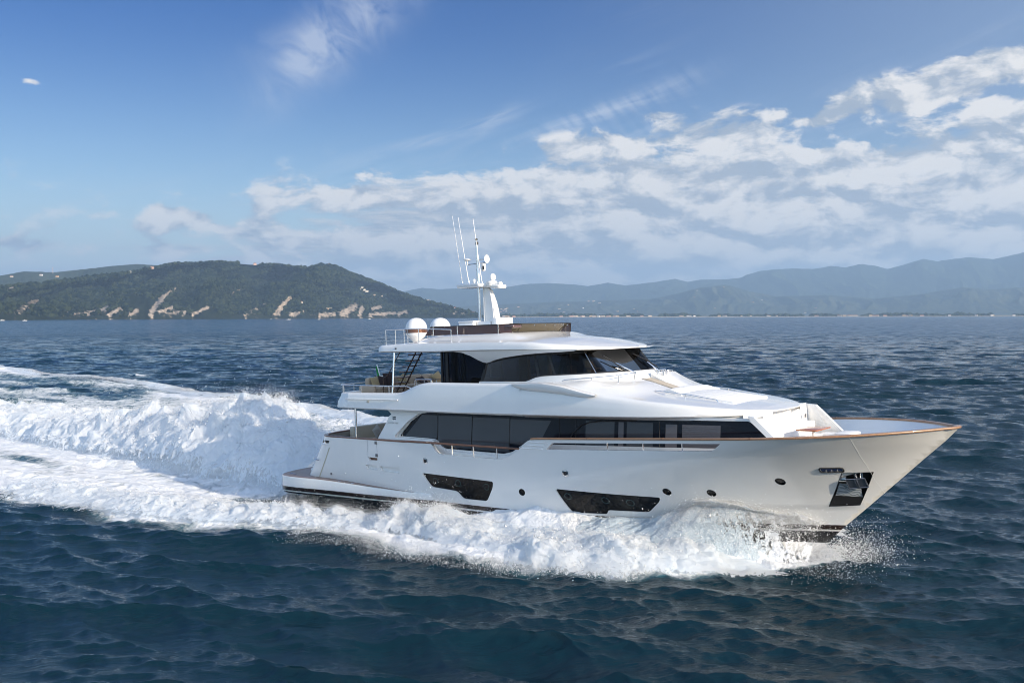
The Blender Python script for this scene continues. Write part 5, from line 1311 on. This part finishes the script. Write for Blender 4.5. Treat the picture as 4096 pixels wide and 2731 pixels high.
# ------------------------------------------------------------------ the helmsman behind the windscreen
def person():
    me = bpy.data.meshes.new('person'); J = dict(pel=(0,0,.93), sp=(0,0,1.15), ch=(.02,0,1.35), nk=(.03,0,1.50), hd=(.05,0,1.62), tp=(.05,0,1.74))
    for s_, k in ((1, 'l'), (-1, 'r')):
        J.update({'sh'+k: (.02, s_*.19, 1.43), 'el'+k: (.10, s_*.27, 1.17), 'wr'+k: (.34, s_*.16, 1.12), 'ha'+k: (.42, s_*.15, 1.13), 'hp'+k: (0, s_*.10, .90), 'kn'+k: (.06, s_*.12, .50), 'an'+k: (0, s_*.12, .09), 'to'+k: (.17, s_*.13, .03)})
    names = list(J); E_ = [('pel','sp'),('sp','ch'),('ch','nk'),('nk','hd'),('hd','tp')]
    for k in 'lr': E_ += [('ch','sh'+k),('sh'+k,'el'+k),('el'+k,'wr'+k),('wr'+k,'ha'+k),('pel','hp'+k),('hp'+k,'kn'+k),('kn'+k,'an'+k),('an'+k,'to'+k)]
    me.from_pydata([J[n_] for n_ in names], [(names.index(a), names.index(b)) for a, b in E_], []); o = bpy.data.objects.new('person', me); link(o)
    o.modifiers.new('skin', 'SKIN'); rad = dict(pel=.13, sp=.125, ch=.15, nk=.06, hd=.095, tp=.07)
    for i, n_ in enumerate(names):
        r_ = rad.get(n_) or {'sh': .075, 'el': .048, 'wr': .032, 'ha': .034, 'hp': .10, 'kn': .062, 'an': .045, 'to': .04}[n_[:2]]
        me.skin_vertices[0].data[i].radius = (r_, r_); me.skin_vertices[0].data[i].use_root = n_ == 'pel'
    ss = o.modifiers.new('sub', 'SUBSURF'); ss.levels = 2; ss.render_levels = 2
    m = mat('person_skin_and_shirt', (.5, .3, .2), .8); nt = m.node_tree; n = N(nt); tc = n.node('ShaderNodeTexCoord'); x, y, z = n.sep(tc.outputs['Object'])
    n.link(n.mix(n.m('GREATER_THAN', z, 1.50), n.mix(n.m('GREATER_THAN', z, .95), (.02, .025, .05), (.62, .66, .62)), (.42, .24, .16)), nt.nodes['Principled BSDF'].inputs['Base Color']); me.materials.append(m)
    MB().lathe([(0, 1.80), (.07, 1.78), (.105, 1.70), (.10, 1.62), (.0, 1.62)], 14, (.02, 0, 0)).build('hair', mat('dark_hair', (.03, .02, .015), .8), o)
    for s_ in (1, -1):
        for k in range(4): MB().tube([(.43, s_*(.13+.02*k), 1.14), (.49-.008*abs(k-1), s_*(.13+.018*k), 1.12), (.50, s_*(.13+.018*k), 1.09)], [.010, .009, .007], 6).build('finger', bpy.data.materials['person_skin_and_shirt'], o)
    f = MB().lathe([(0, -.01), (.018, 0), (0, .035)], 8, (.14, 0, 1.64), 'X').build('nose', bpy.data.materials['person_skin_and_shirt'], o)
    o.matrix_world = on_boat(15.85, -1.0, 4.81); tag(o, 'person in a pale shirt standing at the helm behind the windscreen', 'person')
person()
# ------------------------------------------------------------------ white water thrown up by the hull
def froth_material(name, lace=0.0):
    m = bpy.data.materials.new(name); m.use_nodes = True; nt = m.node_tree; nt.nodes.clear(); n = N(nt)
    d = n.node('ShaderNodeBsdfDiffuse'); d.inputs[0].default_value = (.88, .90, .92, 1)
    t = n.node('ShaderNodeBsdfTranslucent'); t.inputs[0].default_value = (.80, .88, .94, 1)
    mx = n.node('ShaderNodeMixShader'); mx.inputs[0].default_value = .55; nt.links.new(d.outputs[0], mx.inputs[1]); nt.links.new(t.outputs[0], mx.inputs[2])
    tc = n.node('ShaderNodeTexCoord'); P = tc.outputs['Object']; x, y, z = n.sep(P)
    b = n.node('ShaderNodeBump'); b.inputs['Distance'].default_value = 0.12; b.inputs['Strength'].default_value = .5
    nz = n.noise(P, 7.0, 7, 0.72); n.link(nz, b.inputs['Height']); nt.links.new(b.outputs[0], d.inputs['Normal'])
    out = n.node('ShaderNodeOutputMaterial'); last = mx
    at = n.node('ShaderNodeAttribute', attribute_name='body'); B_ = V(n, at.outputs['Fac'])
    a = n.noise(n.comb(x*1.6, y*1.6, z*0.75), 3.2, 8, 0.70, 2.1, 0.6)
    hole = n.smooth(B_ + (a - 0.5)*2.1, 0.40, 0.54)
    tr = n.node('ShaderNodeBsdfTransparent'); m2 = n.node('ShaderNodeMixShader'); n.link(hole, m2.inputs[0])
    nt.links.new(tr.outputs[0], m2.inputs[1]); nt.links.new(mx.outputs[0], m2.inputs[2]); nt.links.new(m2.outputs[0], out.inputs[0])
    return m
M_FROTH = froth_material('white_water'); M_DROP = mat('spray_drops', (.93, .95, .97), 0.6)
def heap(name, label, path, cell, seed, lumps=1.0, sharp=1.0, freq=1.0, lean=0.0):
    """ridge of broken water: path of (u, v, base z, height, half width, solidity) in boat-aligned metres"""
    p = np.array(path, float); L = np.concatenate([[0], np.cumsum(np.hypot(np.diff(p[:, 0]), np.diff(p[:, 1])))])
    ns = max(8, int(L[-1]/cell)); s = np.linspace(0, L[-1], ns)
    C = [np.interp(s, L, p[:, i]) for i in range(6)]
    for k in range(3): C[3] = np.convolve(np.pad(C[3], 6, 'edge'), np.ones(13)/13, 'valid')
    u, v, zb_, H, wd, so = C
    nt_ = max(10, int(2*wd.max()/cell)); t = np.linspace(-1, 1, nt_)
    du = np.gradient(u); dv = np.gradient(v); l = np.hypot(du, dv); nx, ny = -dv/l, du/l
    Sx, T = np.meshgrid(s, t, indexing='ij')
    U = u[:, None]+nx[:, None]*T*wd[:, None]; Vv = v[:, None]+ny[:, None]*T*wd[:, None]
    hgt = H[:, None]*np.clip(1-np.abs(T)**1.7, 0, 1)**sharp
    big = fbm(U*.5*freq, Vv*.5*freq, octs=3, seed=seed)
    hgt = hgt*(1+0.55*big)
    # cauliflower lumps pushed out along the slope in three dimensions
    base_w = wake_height(U, Vv)-.06; Z = zb_[:, None]+base_w+hgt
    env = np.clip(hgt/0.5, 0, 1)*lumps
    def bl(o, f, sd): return fbm(U*f*freq+o, Vv*f*freq, Z*f*freq, octs=5, seed=sd, gain=.5)
    d1 = bl(0, 1.1, seed+1); d2 = bl(7, 1.1, seed+2); d3 = bl(13, 1.1, seed+3)
    amp = 0.30*env
    U = U+d1*amp-lean*hgt; Vv = Vv+d2*amp; Z = Z+d3*amp*1.1+np.abs(fbm(U*4, Vv*4, Z*4, octs=3, seed=seed+9))*.10*env
    X = -8.977+U*FWD.x+Vv*PORT.x; Yy = 45.51+U*FWD.y+Vv*PORT.y
    body = so[:, None]*1.2+np.zeros_like(U)-0.95*np.abs(T)**3.5
    o = np_mesh(name, np.stack([X, Yy, Z], -1).reshape(-1, 3), grid_faces(ns, nt_)[:, ::-1], M_FROTH, attrs={'body': body.ravel()})
    tag(o, label, 'white water', None, 'stuff'); return X, Yy, Z, hgt
def drops(name, label, P, size, seed):
    """thousands of flying drops, each a small four-sided bead; one mass"""
    r = np.random.default_rng(seed); n_ = len(P)
    base = np.array([(1, 1, 1), (1, -1, -1), (-1, 1, -1), (-1, -1, 1)], float)/1.7
    q = r.normal(size=(n_, 3, 3)); sz = size*np.exp(r.normal(0, .45, n_))
    v = P[:, None, :]+np.einsum('ij,njk->nik', base, q)*sz[:, None, None]*.6
    f = (np.arange(n_)*4)[:, None, None]+np.array([(0, 1, 2), (0, 3, 1), (0, 2, 3), (1, 3, 2)])[None]
    o = np_mesh(name, v.reshape(-1, 3), f.reshape(-1, 3), M_DROP, smooth=True); tag(o, label, 'spray', None, 'stuff'); return o
def scatter(surf, n_, up_, out_, seed, pw=1.0, drift=(0, 0)):
    X, Yy, Z, h_ = surf; r = np.random.default_rng(seed); w = np.clip(h_, 0, None).ravel()**pw; w = w/w.sum()
    i = r.choice(w.size, n_, p=w); e = r.exponential(1.0, n_)
    P = np.stack([X.ravel()[i], Yy.ravel()[i], Z.ravel()[i]], -1)
    # drops clump into fingers
    k = .5+.9*np.clip(fbm(P[:, 0]*2.2, P[:, 1]*2.2, octs=3, seed=seed)+.3, 0, 1.2)
    P[:, 2] += e*up_*k; P[:, 0] += r.normal(0, out_, n_)*e+drift[0]*e; P[:, 1] += r.normal(0, out_, n_)*e+drift[1]*e
    return P
# rooster tail behind the transom
A1 = heap('stern_plume', 'high billowing mound of white water thrown up behind the stern', [(-.3, .6, 0, .5, 2.4, 1), (-1.2, .8, 0, 1.6, 3.0, 1), (-2.4, 1.0, 0, 2.6, 3.4, 1), (-4, 1.2, 0, 3.2, 3.7, 1), (-5.8, 1.4, 0, 3.4, 3.9, 1), (-8, 1.6, 0, 3.1, 4.0, 1), (-10.5, 1.8, 0, 2.9, 4.0, 1), (-13.5, 2.0, 0, 2.5, 4.0, 1), (-17, 2.2, 0, 2.1, 4.2, 1), (-23, 2.6, 0, 1.7, 4.6, 1), (-32, 3.0, 0, 1.3, 5, 1), (-45, 3.6, 0, .9, 5.5, 1), (-60, 4.5, 0, .4, 6, .8)], .068, 101, 1.7, .7, 1.0)
drops('plume_spray', 'fine spray flying off the top of the white mound behind the stern', np.vstack([scatter(A1, 120000, .15, .11, 1, 1.3, (-.02, 0)), scatter(A1, 22000, .30, .22, 2, 2.5)]), .012, 3)
# breaking crest running aft from the bow on the near side, and its far twin
A2 = heap('breaking_crest', 'long breaking crest of foam running aft along the near side of the hull', [(21.6, -2.7, 0, .25, .8, .7), (20.4, -3.7, 0, .40, 1.2, 1), (19.2, -4.7, 0, .50, 1.4, 1), (17.8, -5.2, 0, .60, 1.6, 1), (16.6, -5.4, 0, .50, 1.6, 1), (15.2, -5.5, 0, .35, 1.5, 1), (13.6, -5.4, 0, .45, 1.4, 1), (12.3, -5.0, 0, .80, 1.2, 1), (11.0, -4.9, 0, .9, 1.2, 1), (9.6, -5.2, 0, .70, 1.3, .95), (8.0, -5.7, 0, .55, 1.5, .95), (6, -6.3, 0, .55, 1.7, .9), (3.5, -7.2, 0, .45, 1.9, .85), (0, -8.3, 0, .38, 2.0, .75), (-4, -9.2, 0, .30, 2.1, .65), (-9, -10.2, 0, .25, 2.2, .5)], .042, 131, .95, .8, 2.2)
r_ = np.random.default_rng(55); tt = r_.uniform(0, 1, 22000); pu = lerp(20.5, 8, tt); pv = -np.interp(pu, [-6, 1.4, 5.6, 9, 13.3, 17, 20.5], [10.9, 10.5, 9.0, 8.0, 7.6, 7.1, 5.4])+r_.normal(0, .36, 22000)+.5*fbm(pu*.9, pu*0, octs=3, seed=57)
FR = np.stack([-8.977+pu*FWD.x+pv*PORT.x, 45.51+pu*FWD.y+pv*PORT.y, .05+wake_height(pu, pv)+r_.exponential(.10, 22000)], -1)
drops('crest_spray', 'drops splashing up from the foam crest along the near side of the hull', np.vstack([scatter(A2, 80000, .10, .10, 5, 1.6), scatter(A2, 9000, .28, .20, 6, 3.0), FR]), .0095, 7)
A4 = heap('far_crest', 'foam crest of the wake on the far side of the boat', [(10, 8.5, 0, .5, 1.5, .9), (4, 12, 0, .6, 1.8, .9), (-4, 16, 0, .7, 2, .9), (-12, 18.0, 0, .55, 2, .8), (-20, 20.5, 0, .5, 2, .75), (-30, 22.2, 0, .4, 2, .7), (-45, 24.5, 0, .35, 2, .6), (-62, 30, 0, .35, 2.2, .6), (-85, 31, 0, .3, 2.2, .5), (-120, 38, 0, .3, 2.5, .6)], .16, 171, 1.0, .8, .7)
# sheet of water climbing the bow and falling outwards, torn full of holes
def bow_sheet():
    us = np.linspace(24.15, 14.6, 330); ts_ = np.linspace(0, 1, 74)
    top = np.interp(us, [14.6, 16, 18, 19.4, 20.2, 20.8, 21.3, 22.0, 22.8, 23.6, 24.3, 24.9], [.55, .95, 1.12, 1.22, 1.55, 1.95, 2.02, 1.85, 1.72, 1.55, 1.20, .80])
    top = top+.16*fbm(us*1.6, us*0, octs=4, seed=61)*np.interp(us, [14, 19.5, 20.5, 25], [.15, .3, 1, .7])
    reach = np.interp(us, [14.6, 18, 20.5, 22.5, 24, 24.9], [1.9, 2.2, 2.0, 1.5, .9, .35])
    b = np.array([float(hb(u, 1.0)) for u in us])
    U, T = np.meshgrid(us, ts_, indexing='ij'); to = top[:, None]; re = reach[:, None]
    off = .03+re*T**1.25+.10*fbm(U*1.5, T*3, octs=4, seed=63)*T
    Z = to*(1-T**1.9)+(.10)*T+.10*fbm(U*3, T*5, octs=4, seed=65)*np.clip(T*5, 0, 1)
    bz = np.vectorize(lambda u, z: float(hb(u, max(z, .4))))(U, np.maximum(Z+.486-.034*U, .3))
    bt = np.where(T < .12, bz, np.minimum(bz, b[:, None]+.1))
    Vv = -(bt+off); Uu = U-T*re*.35
    X = -8.977+Uu*FWD.x+Vv*PORT.x; Yy = 45.51+Uu*FWD.y+Vv*PORT.y
    body = np.interp(U, [14.6, 16.5, 19.5, 20.3, 21.2, 22.5, 23.6, 24.9], [.95, 1.3, 1.4, 1.25, .86, .62, .40, .26])+.22*np.exp(-((T-1)/.22)**2)+.10*np.exp(-(T/.10)**2)-.10*np.exp(-((T-.5)/.3)**2)*(U > 20.5)
    o = np_mesh('bow_wave', np.stack([X, Yy, Z], -1).reshape(-1, 3), grid_faces(len(us), len(ts_)), M_SHEET, attrs={'body': body.ravel()})
    tag(o, 'torn sheet of water climbing the starboard bow and curling outwards', 'bow wave', None, 'stuff')
    return X, Yy, Z, np.clip(Z, 0, 3)*np.interp(U, [14, 19.8, 20.6, 24.9], [.0, .05, 1, .7])
def sheet_material():
    m = bpy.data.materials.new('thrown_water'); m.use_nodes = True; nt = m.node_tree; n = N(nt); b = nt.nodes['Principled BSDF']; out = nt.nodes['Material Output']
    tc = n.node('ShaderNodeTexCoord'); P = tc.outputs['Object']; x, y, z = n.sep(P)
    at = n.node('ShaderNodeAttribute', attribute_name='body'); B_ = V(n, at.outputs['Fac'])
    a = n.noise(n.comb(x*1.3, y*1.3, z*0.8), 3.4, 8, 0.70, 2.1, 0.7); w = n.noise(P, 12.0, 5, 0.7)
    # aft the sheet is whole and glassy blue, forward it is white and torn
    along = x*FWD.x + y*FWD.y
    white = n.smooth(along + (a - .5)*5.0, -14.5, -10.0)
    n.link(n.mix(n.smooth(white + (w - .5)*1.2, .25, .75), (.50, .59, .66), (.90, .92, .95)), b.inputs['Base Color']); b.inputs['Roughness'].default_value = .35
    bp = n.node('ShaderNodeBump'); bp.inputs['Distance'].default_value = .10; n.link(w, bp.inputs['Height']); nt.links.new(bp.outputs[0], b.inputs['Normal'])
    hole = n.smooth(B_ + (a - 0.5)*2.0 + (w - .5)*.5, 0.42, 0.52)
    tr = n.node('ShaderNodeBsdfTransparent'); m2 = n.node('ShaderNodeMixShader'); n.link(hole, m2.inputs[0])
    nt.links.new(tr.outputs[0], m2.inputs[1]); nt.links.new(b.outputs[0], m2.inputs[2]); nt.links.new(m2.outputs[0], out.inputs[0]); return m
M_SHEET = sheet_material()
A5 = bow_sheet()
rb = np.random.default_rng(77)
stem = np.stack([rb.normal(24.4, .7, 15000), rb.normal(.6, 1.3, 15000), rb.exponential(.26, 15000)+.02], -1)
SX = np.stack([-8.977+stem[:, 0]*FWD.x+stem[:, 1]*PORT.x, 45.51+stem[:, 0]*FWD.y+stem[:, 1]*PORT.y, stem[:, 2]], -1)
drops('bow_spray', 'shower of drops around the stem and in front of the dark boot stripe', np.vstack([scatter(A5, 34000, .07, .11, 9, 1.0, (0, -.03)), scatter(A5, 6000, .20, .20, 10, 1.5, (0, -.10)), SX]), .0095, 11)
A6 = heap('stem_foam', 'low foam spreading round the foot of the stem', [(20.4, -4.0, 0, .30, 1.0, 1), (22.0, -2.8, 0, .28, .9, 1), (23.2, -1.9, 0, .16, .7, .7), (23.9, -1.0, 0, .08, .5, .45), (24.2, .2, 0, .06, .5, .4), (23.6, 2.2, 0, .06, .7, .5), (22.2, 4.4, 0, .25, 1.2, .8), (20, 6, 0, .6, 1.4, .9)], .045, 191, .8, .8, 1.8)

# ------------------------------------------------------------------ the coast
def bearing(px, dist, z=0.0):
    a = math.atan((px-2048)/3850); return Vector((dist*math.sin(a)/1.0, dist*math.cos(a), z))
def coast_plain():
    az = np.linspace(math.atan((1500-2048)/3850), math.atan((5300-2048)/3850), 260); r0 = 6000+140*fbm(az*30, az*0, octs=4, seed=7)
    rs_ = np.array([0, 15, 60, 200, 700, 1800, 4000, 7000])
    X = (r0[:, None]+rs_)*np.sin(az)[:, None]; Yy = (r0[:, None]+rs_)*np.cos(az)[:, None]; Z = np.zeros_like(X)+np.array([-3, 1.2, 3, 4, 6, 9, 14, 20])
    m = bpy.data.materials.new('coast_plain'); m.use_nodes = True; nt = m.node_tree; n = N(nt); b = nt.nodes['Principled BSDF']; b.inputs['Roughness'].default_value = 1
    g = n.node('ShaderNodeNewGeometry'); x, y, z = n.sep(g.outputs['Position']); c = n.noise(g.outputs['Position'], .008, 5, .7)
    n.link(n.mix(n.smooth(z, 2.6, 4.0), (.42, .36, .27), n.mix(n.smooth(c, .4, .6), (.045, .06, .035), (.13, .12, .08))), b.inputs['Base Color'])
    o = np_mesh('coast_plain', np.stack([X, Yy, Z], -1).reshape(-1, 3), grid_faces(len(az), len(rs_))[:, ::-1], m); tag(o, kind='structure'); o.name = 'terrain'
coast_plain()
M_LEAF = mat('tree_crowns', (.030, .045, .022), 1.0, spec=0); 
def leafm(name, a, b_):
    m = mat(name, a, 1.0, spec=0); nt = m.node_tree; n = N(nt); oi = n.node('ShaderNodeNewGeometry')
    n.link(n.mix(n.smooth(n.noise(oi.outputs['Position'], .03, 4, .7)*.6 + V(n, oi.outputs['Random Per Island'])*.5, .3, .8), a, b_), nt.nodes['Principled BSDF'].inputs['Base Color']); return m
M_LEAF = leafm('tree_crowns', (.004, .009, .008), (.034, .044, .022)); M_PINE = leafm('pine_crowns', (.020, .030, .020), (.045, .055, .030))
def crowns(name, label, P, rad, m, flat=.85, seed=1):
    import bmesh as bm_
    bm = bm_.new(); bm_.ops.create_icosphere(bm, subdivisions=1, radius=1.0); v0 = np.array([v.co[:] for v in bm.verts]); f0 = np.array([[v.index for v in f.verts] for f in bm.faces]); bm.free()
    r = np.random.default_rng(seed); n_ = len(P); k = len(v0)
    j = 1+r.normal(0, .16, (n_, k, 1)); s = (rad*np.exp(r.normal(0, .3, n_)))[:, None, None]
    v = P[:, None, :]+v0[None]*j*s*np.array([1, 1, flat]); f = (np.arange(n_)*k)[:, None, None]+f0[None]
    o = np_mesh(name, v.reshape(-1, 3), f.reshape(-1, 3), m, smooth=False); tag(o, label, 'woodland', None, 'stuff'); return o
X_, Y_, H_, RK = hl
r = np.random.default_rng(3); ni, nj = X_.shape
i_ = r.uniform(0, ni-1.01, 42000); j_ = r.uniform(1.2, nj*.70, 42000); a, b = i_.astype(int), j_.astype(int); fa, fb = i_-a, j_-b
def bil(M): return M[a, b]*(1-fa)*(1-fb)+M[a+1, b]*fa*(1-fb)+M[a, b+1]*(1-fa)*fb+M[a+1, b+1]*fa*fb
P = np.stack([bil(X_), bil(Y_), bil(H_)], -1); ok = (bil(RK)+r.normal(0, .16, len(P)) < .42) & (P[:, 2] > 6) & (fbm(P[:, 0]*.006, P[:, 1]*.006, octs=3, seed=5) > -.45)
crowns('forest', 'dense evergreen woodland covering the near headland', P[ok]+np.array([0, 0, 2.0]), 5.6, M_LEAF, .95, 5)
# pine belt behind the beach
az_ = r.uniform(math.atan((1960-2048)/3850), math.atan((4500-2048)/3850), 5200)
dens = fbm(az_*40, az_*0, octs=3, seed=15); hh = np.clip(11+14*dens+9*fbm(az_*160, az_*0, octs=2, seed=19), 3, 26)
rr_ = 6150+r.uniform(0, 260, len(az_)); P = np.stack([rr_*np.sin(az_), rr_*np.cos(az_), hh*r.uniform(.25, 1, len(az_))], -1)
P = P[(dens > -.25)]
crowns('pine_belt', 'dark belt of pines behind the far beach', P, 9.0, M_PINE, .75, 8)
# ------------------------------------------------------------------ houses
M_WALLS = [mat('render_'+a, c, .9, spec=.1) for a, c in (('cream', (.62, .52, .40)), ('white', (.74, .71, .66)), ('ochre', (.55, .38, .22)), ('pink', (.56, .38, .31)))]
M_TILE = mat('roof_tiles', (.30, .13, .08), .9, spec=.1); M_PANE = mat('dark_window', (.03, .035, .04), .3)
def house(name, px, dist, z, w, d, hgt, wall, roof, yaw, nwin=3, floors=2):
    t = empty(name, bearing(px, dist, z), yaw); body = MB().box(-w/2, w/2, -d/2, d/2, -3, hgt).build('wall', M_WALLS[wall], t, False)
    if roof == 'flat': MB().box(-w/2-.2, w/2+.2, -d/2-.2, d/2+.2, hgt+.003, hgt+.5).build('roof', M_WALLS[1], t, False)
    else:
        rh = .28*min(w, d); MB().add([(-w/2-.5, -d/2-.5, hgt), (w/2+.5, -d/2-.5, hgt), (w/2+.5, d/2+.5, hgt), (-w/2-.5, d/2+.5, hgt), (-w/2+d*.4, 0, hgt+rh), (w/2-d*.4, 0, hgt+rh)], [(0,1,5,4), (1,2,5), (2,3,4,5), (3,0,4), (3,2,1,0)]).build('roof', M_TILE, t, False)
    for f_ in range(floors):
        for k in range(nwin):
            x = -w/2+(k+.5)*w/nwin; z0 = hgt*(f_+.35)/floors; MB().box(x-.55, x+.55, -d/2-.06, -d/2+.02, z0, z0+1.5).build('window', M_PANE, t, False)
    return t
def ground_at(px, elpx, A=None):
    """point on the headland seen at a bearing and height above the horizon"""
    az = math.atan((px-2048)/3850); azs = np.arctan2(X_[:, 0], Y_[:, 0]); i = int(np.argmin(abs(azs-az))); rr0 = np.hypot(X_[i], Y_[i]); el = (H_[i]-CAM_H)/rr0*3850/math.cos(az)*math.cos(az)
    ok_ = np.where(el >= elpx)[0]; j = int(ok_[0]) if len(ok_) else int(np.argmax(el)); return float(rr0[j]), float(H_[i][j])
HILL = [('villa', 1447, 112, 20, 10, 7, 1, 'flat', 'uppermost white block of the terraced complex on the headland'), ('villa', 1456, 103, 22, 10, 7, 1, 'flat', 'long white block in the middle of the terraced complex on the headland'), ('villa', 1467, 97, 22, 10, 7, 1, 'flat', 'lowest white block of the terraced complex on the headland'),
  ('villa', 1440, 104, 14, 9, 7, 1, 'flat', 'small white block at the left end of the terraced complex'), ('house', 1430, 95, 20, 12, 8, 2, 'hip', 'tan house just below the white terraces on the headland'), ('house', 1498, 80, 16, 11, 7, 0, 'hip', 'cream house with a red roof below and right of the white terraces'),
  ('house', 1526, 80, 18, 11, 8, 0, 'hip', 'larger cream house at the right edge of the wooded slope'), ('house', 1538, 74, 22, 10, 5, 1, 'flat', 'low white house beside the cream one on the wooded slope'), ('house', 1513, 102, 12, 9, 6, 3, 'hip', 'small pink house among trees above the cream houses'),
  ('castle', 1714, 60, 22, 16, 12, 3, 'flat', 'squat stone tower house on the descending ridge of the headland'), ('house', 1728, 54, 20, 11, 7, 2, 'hip', 'tan house beside the stone tower on the ridge'), ('house', 1317, 202, 26, 10, 6, 3, 'hip', 'long pink house near the crest of the headland'),
  ('house', 1207, 52, 12, 9, 6, 0, 'hip', 'lone pale house low on the slope above the white cliffs'), ('house', 1892, 22, 18, 10, 8, 1, 'hip', 'white house at the very tip of the headland'), ('house', 1822, 40, 18, 11, 7, 3, 'hip', 'pink house on the low end of the headland'), ('house', 1704, 40, 12, 9, 6, 0, 'hip', 'small cream house under the stone tower'),
  ('house', 519, 192, 18, 10, 6, 1, 'flat', 'white house above the bare scar near the back ridge'), ('house', 611, 196, 18, 10, 7, 3, 'hip', 'pink house with a red roof on the left shoulder of the ridge'), ('house', 1022, 200, 16, 10, 7, 3, 'hip', 'pink house half hidden by trees on the long crest'), ('shed', 1316, 22, 30, 8, 5, 2, 'flat', 'long low stone building on the shelf above the sea cliffs')]
for k, (nm, px, el, w, d, hg, wl, rf, lb) in enumerate(HILL):
    dist, z = ground_at(px, el); t = house(nm, px, dist-8, z+1, w*.8, d*.8, hg*.7, wl, rf, -math.atan((px-2048)/3850)+R((k*37) % 40-20), 3, 2); tag(t, lb, 'building', 'buildings on the headland')
# back ridge houses and mast
for k, (px, el, lb) in enumerate(((50, 160, 'pale house at the far left of the back ridge'), (168, 166, 'tan house on the back ridge left of the lattice mast'), (232, 160, 'cream house on the back ridge right of the lattice mast'))):
    t = house('house', px, 5900, 5900*(el+1)/3850*math.cos(math.atan((px-2048)/3850))+CAM_H, 15, 9, 5, k, 'hip', 0, 3, 2); tag(t, lb, 'building', 'houses on the back ridge')
t = empty('lattice_mast', bearing(215, 6450, 6450*182/3850*.9)); tag(t, 'thin lattice broadcasting mast on the skyline of the back ridge', 'mast')
m = MB()
for a in range(3):
    x, y = 2.0*math.cos(a*2.09), 2.0*math.sin(a*2.09); m.tube([(x, y, -10), (x*.5, y*.5, 34)], .5, 4)
for z in range(0, 34, 6): m.tube([(1.5, 0, z), (-.8, 1.3, z+4), (-.8, -1.3, z+8)], .3, 4)
m.build('mast_frame', mat('mast_paint', (.6, .45, .42), .7), t, False)
# town along the far shore: a few source houses, copied
protos = [house('town_house', 2000+k*10, 6060, 4, 18+6*k, 12, 8+2*(k % 3), k % 4, 'hip' if k != 2 else 'flat', 0, 3, 2) for k in range(5)]
spots = []
r = np.random.default_rng(21)
for px in list(r.uniform(1945, 2060, 9))+list(r.uniform(2245, 2440, 22))+list(r.uniform(2440, 4100, 40)): spots.append((float(px), 6060+float(r.uniform(0, 90)), 3.5, .62))
words_a = ['cream', 'white', 'ochre', 'pink']
for px in r.uniform(1990, 3300, 28):
    el = abs(r.normal(0, 1)); spots.append((float(px), 10500+1000*float(el), None, .75))
mA, mr, mh = mid
def foot_z(px, dist):
    az = math.atan((px-2048)/3850); i = int(np.argmin(abs(mA[:, 0]-az))); j = int(np.argmin(abs(mr[i]-dist))); return float(mh[i][j])
near_lm = lambda px: 'beside the mast fin' if px < 2060 else 'behind the front screen of the yacht' if px < 2290 else 'right of the pine clump' if px < 2500 else 'under the central mountains' if px < 3000 else 'under the right-hand peaks' if px < 3700 else 'near the right edge of the shore'
for k, (px, dist, z, sc_) in enumerate(spots):
    p = protos[k % 5]
    if k < 5: o = p
    else:
        o = p.copy(); COL.objects.link(o)
        for c in p.children: q = c.copy(); COL.objects.link(q); q.parent = o
    zz_ = z if z is not None else foot_z(px, dist)+2
    o.location = bearing(px, dist, zz_); o.scale = (sc_,)*3; o.rotation_euler = (0, 0, -math.atan((px-2048)/3850)+float(r.uniform(-.4, .4)))
    wc = words_a[(k % 5) % 4]; 
    lb = ('%s house on the far waterfront %s' if z is not None else '%s house in the haze on the foothills %s') % (wc, near_lm(px)); tag(o, lb, 'building', lb)
# ------------------------------------------------------------------ small craft under the cliffs
def small_boat(px, dist, L, label, kind=0):
    t = empty('small_boat', bearing(px, dist, 0.0), R(20*kind)); tag(t, label, 'boat', 'small boats under the headland')
    h_ = MB(); rings = []
    for x in np.linspace(-L/2, L/2, 9):
        s = max(.02, 1-max(0, (x/L+.0))**2*4*.9); w_ = L*.17*s; sh = .10*L+.05*L*(x/L+.5)**2; rings.append([(x, -w_, sh), (x, -w_*.8, 0), (x, 0, -.3), (x, w_*.8, 0), (x, w_, sh)])
    h_.loft(rings); h_.f.append(tuple(range(5))); h_.build('hull', M_WHITE, t, True)
    MB().box(-L*.2, L*.15, -L*.11, L*.11, .10*L, .26*L, .05*L).build('cabin', M_WHITE, t)
    MB().box(-L*.14, L*.16, -L*.115, L*.115, .18*L, .23*L).build('windscreen', M_DGLASS, t, False)
for px, di, L, lb in ((100, 2350, 9, 'small white boat at the far left under the cliffs'), (8, 2500, 11, 'pale boat against the left frame edge under the cliffs'), (1085, 2900, 7, 'tiny white boat left of the white rock face'), (1155, 2500, 10, 'white motor boat in front of the white rock face'), (1276, 2600, 7, 'little white boat off the middle of the cliffs'), (1478, 3000, 8, 'white boat off the tan sea cliffs')):
    small_boat(px, di, L, lb, px % 3)
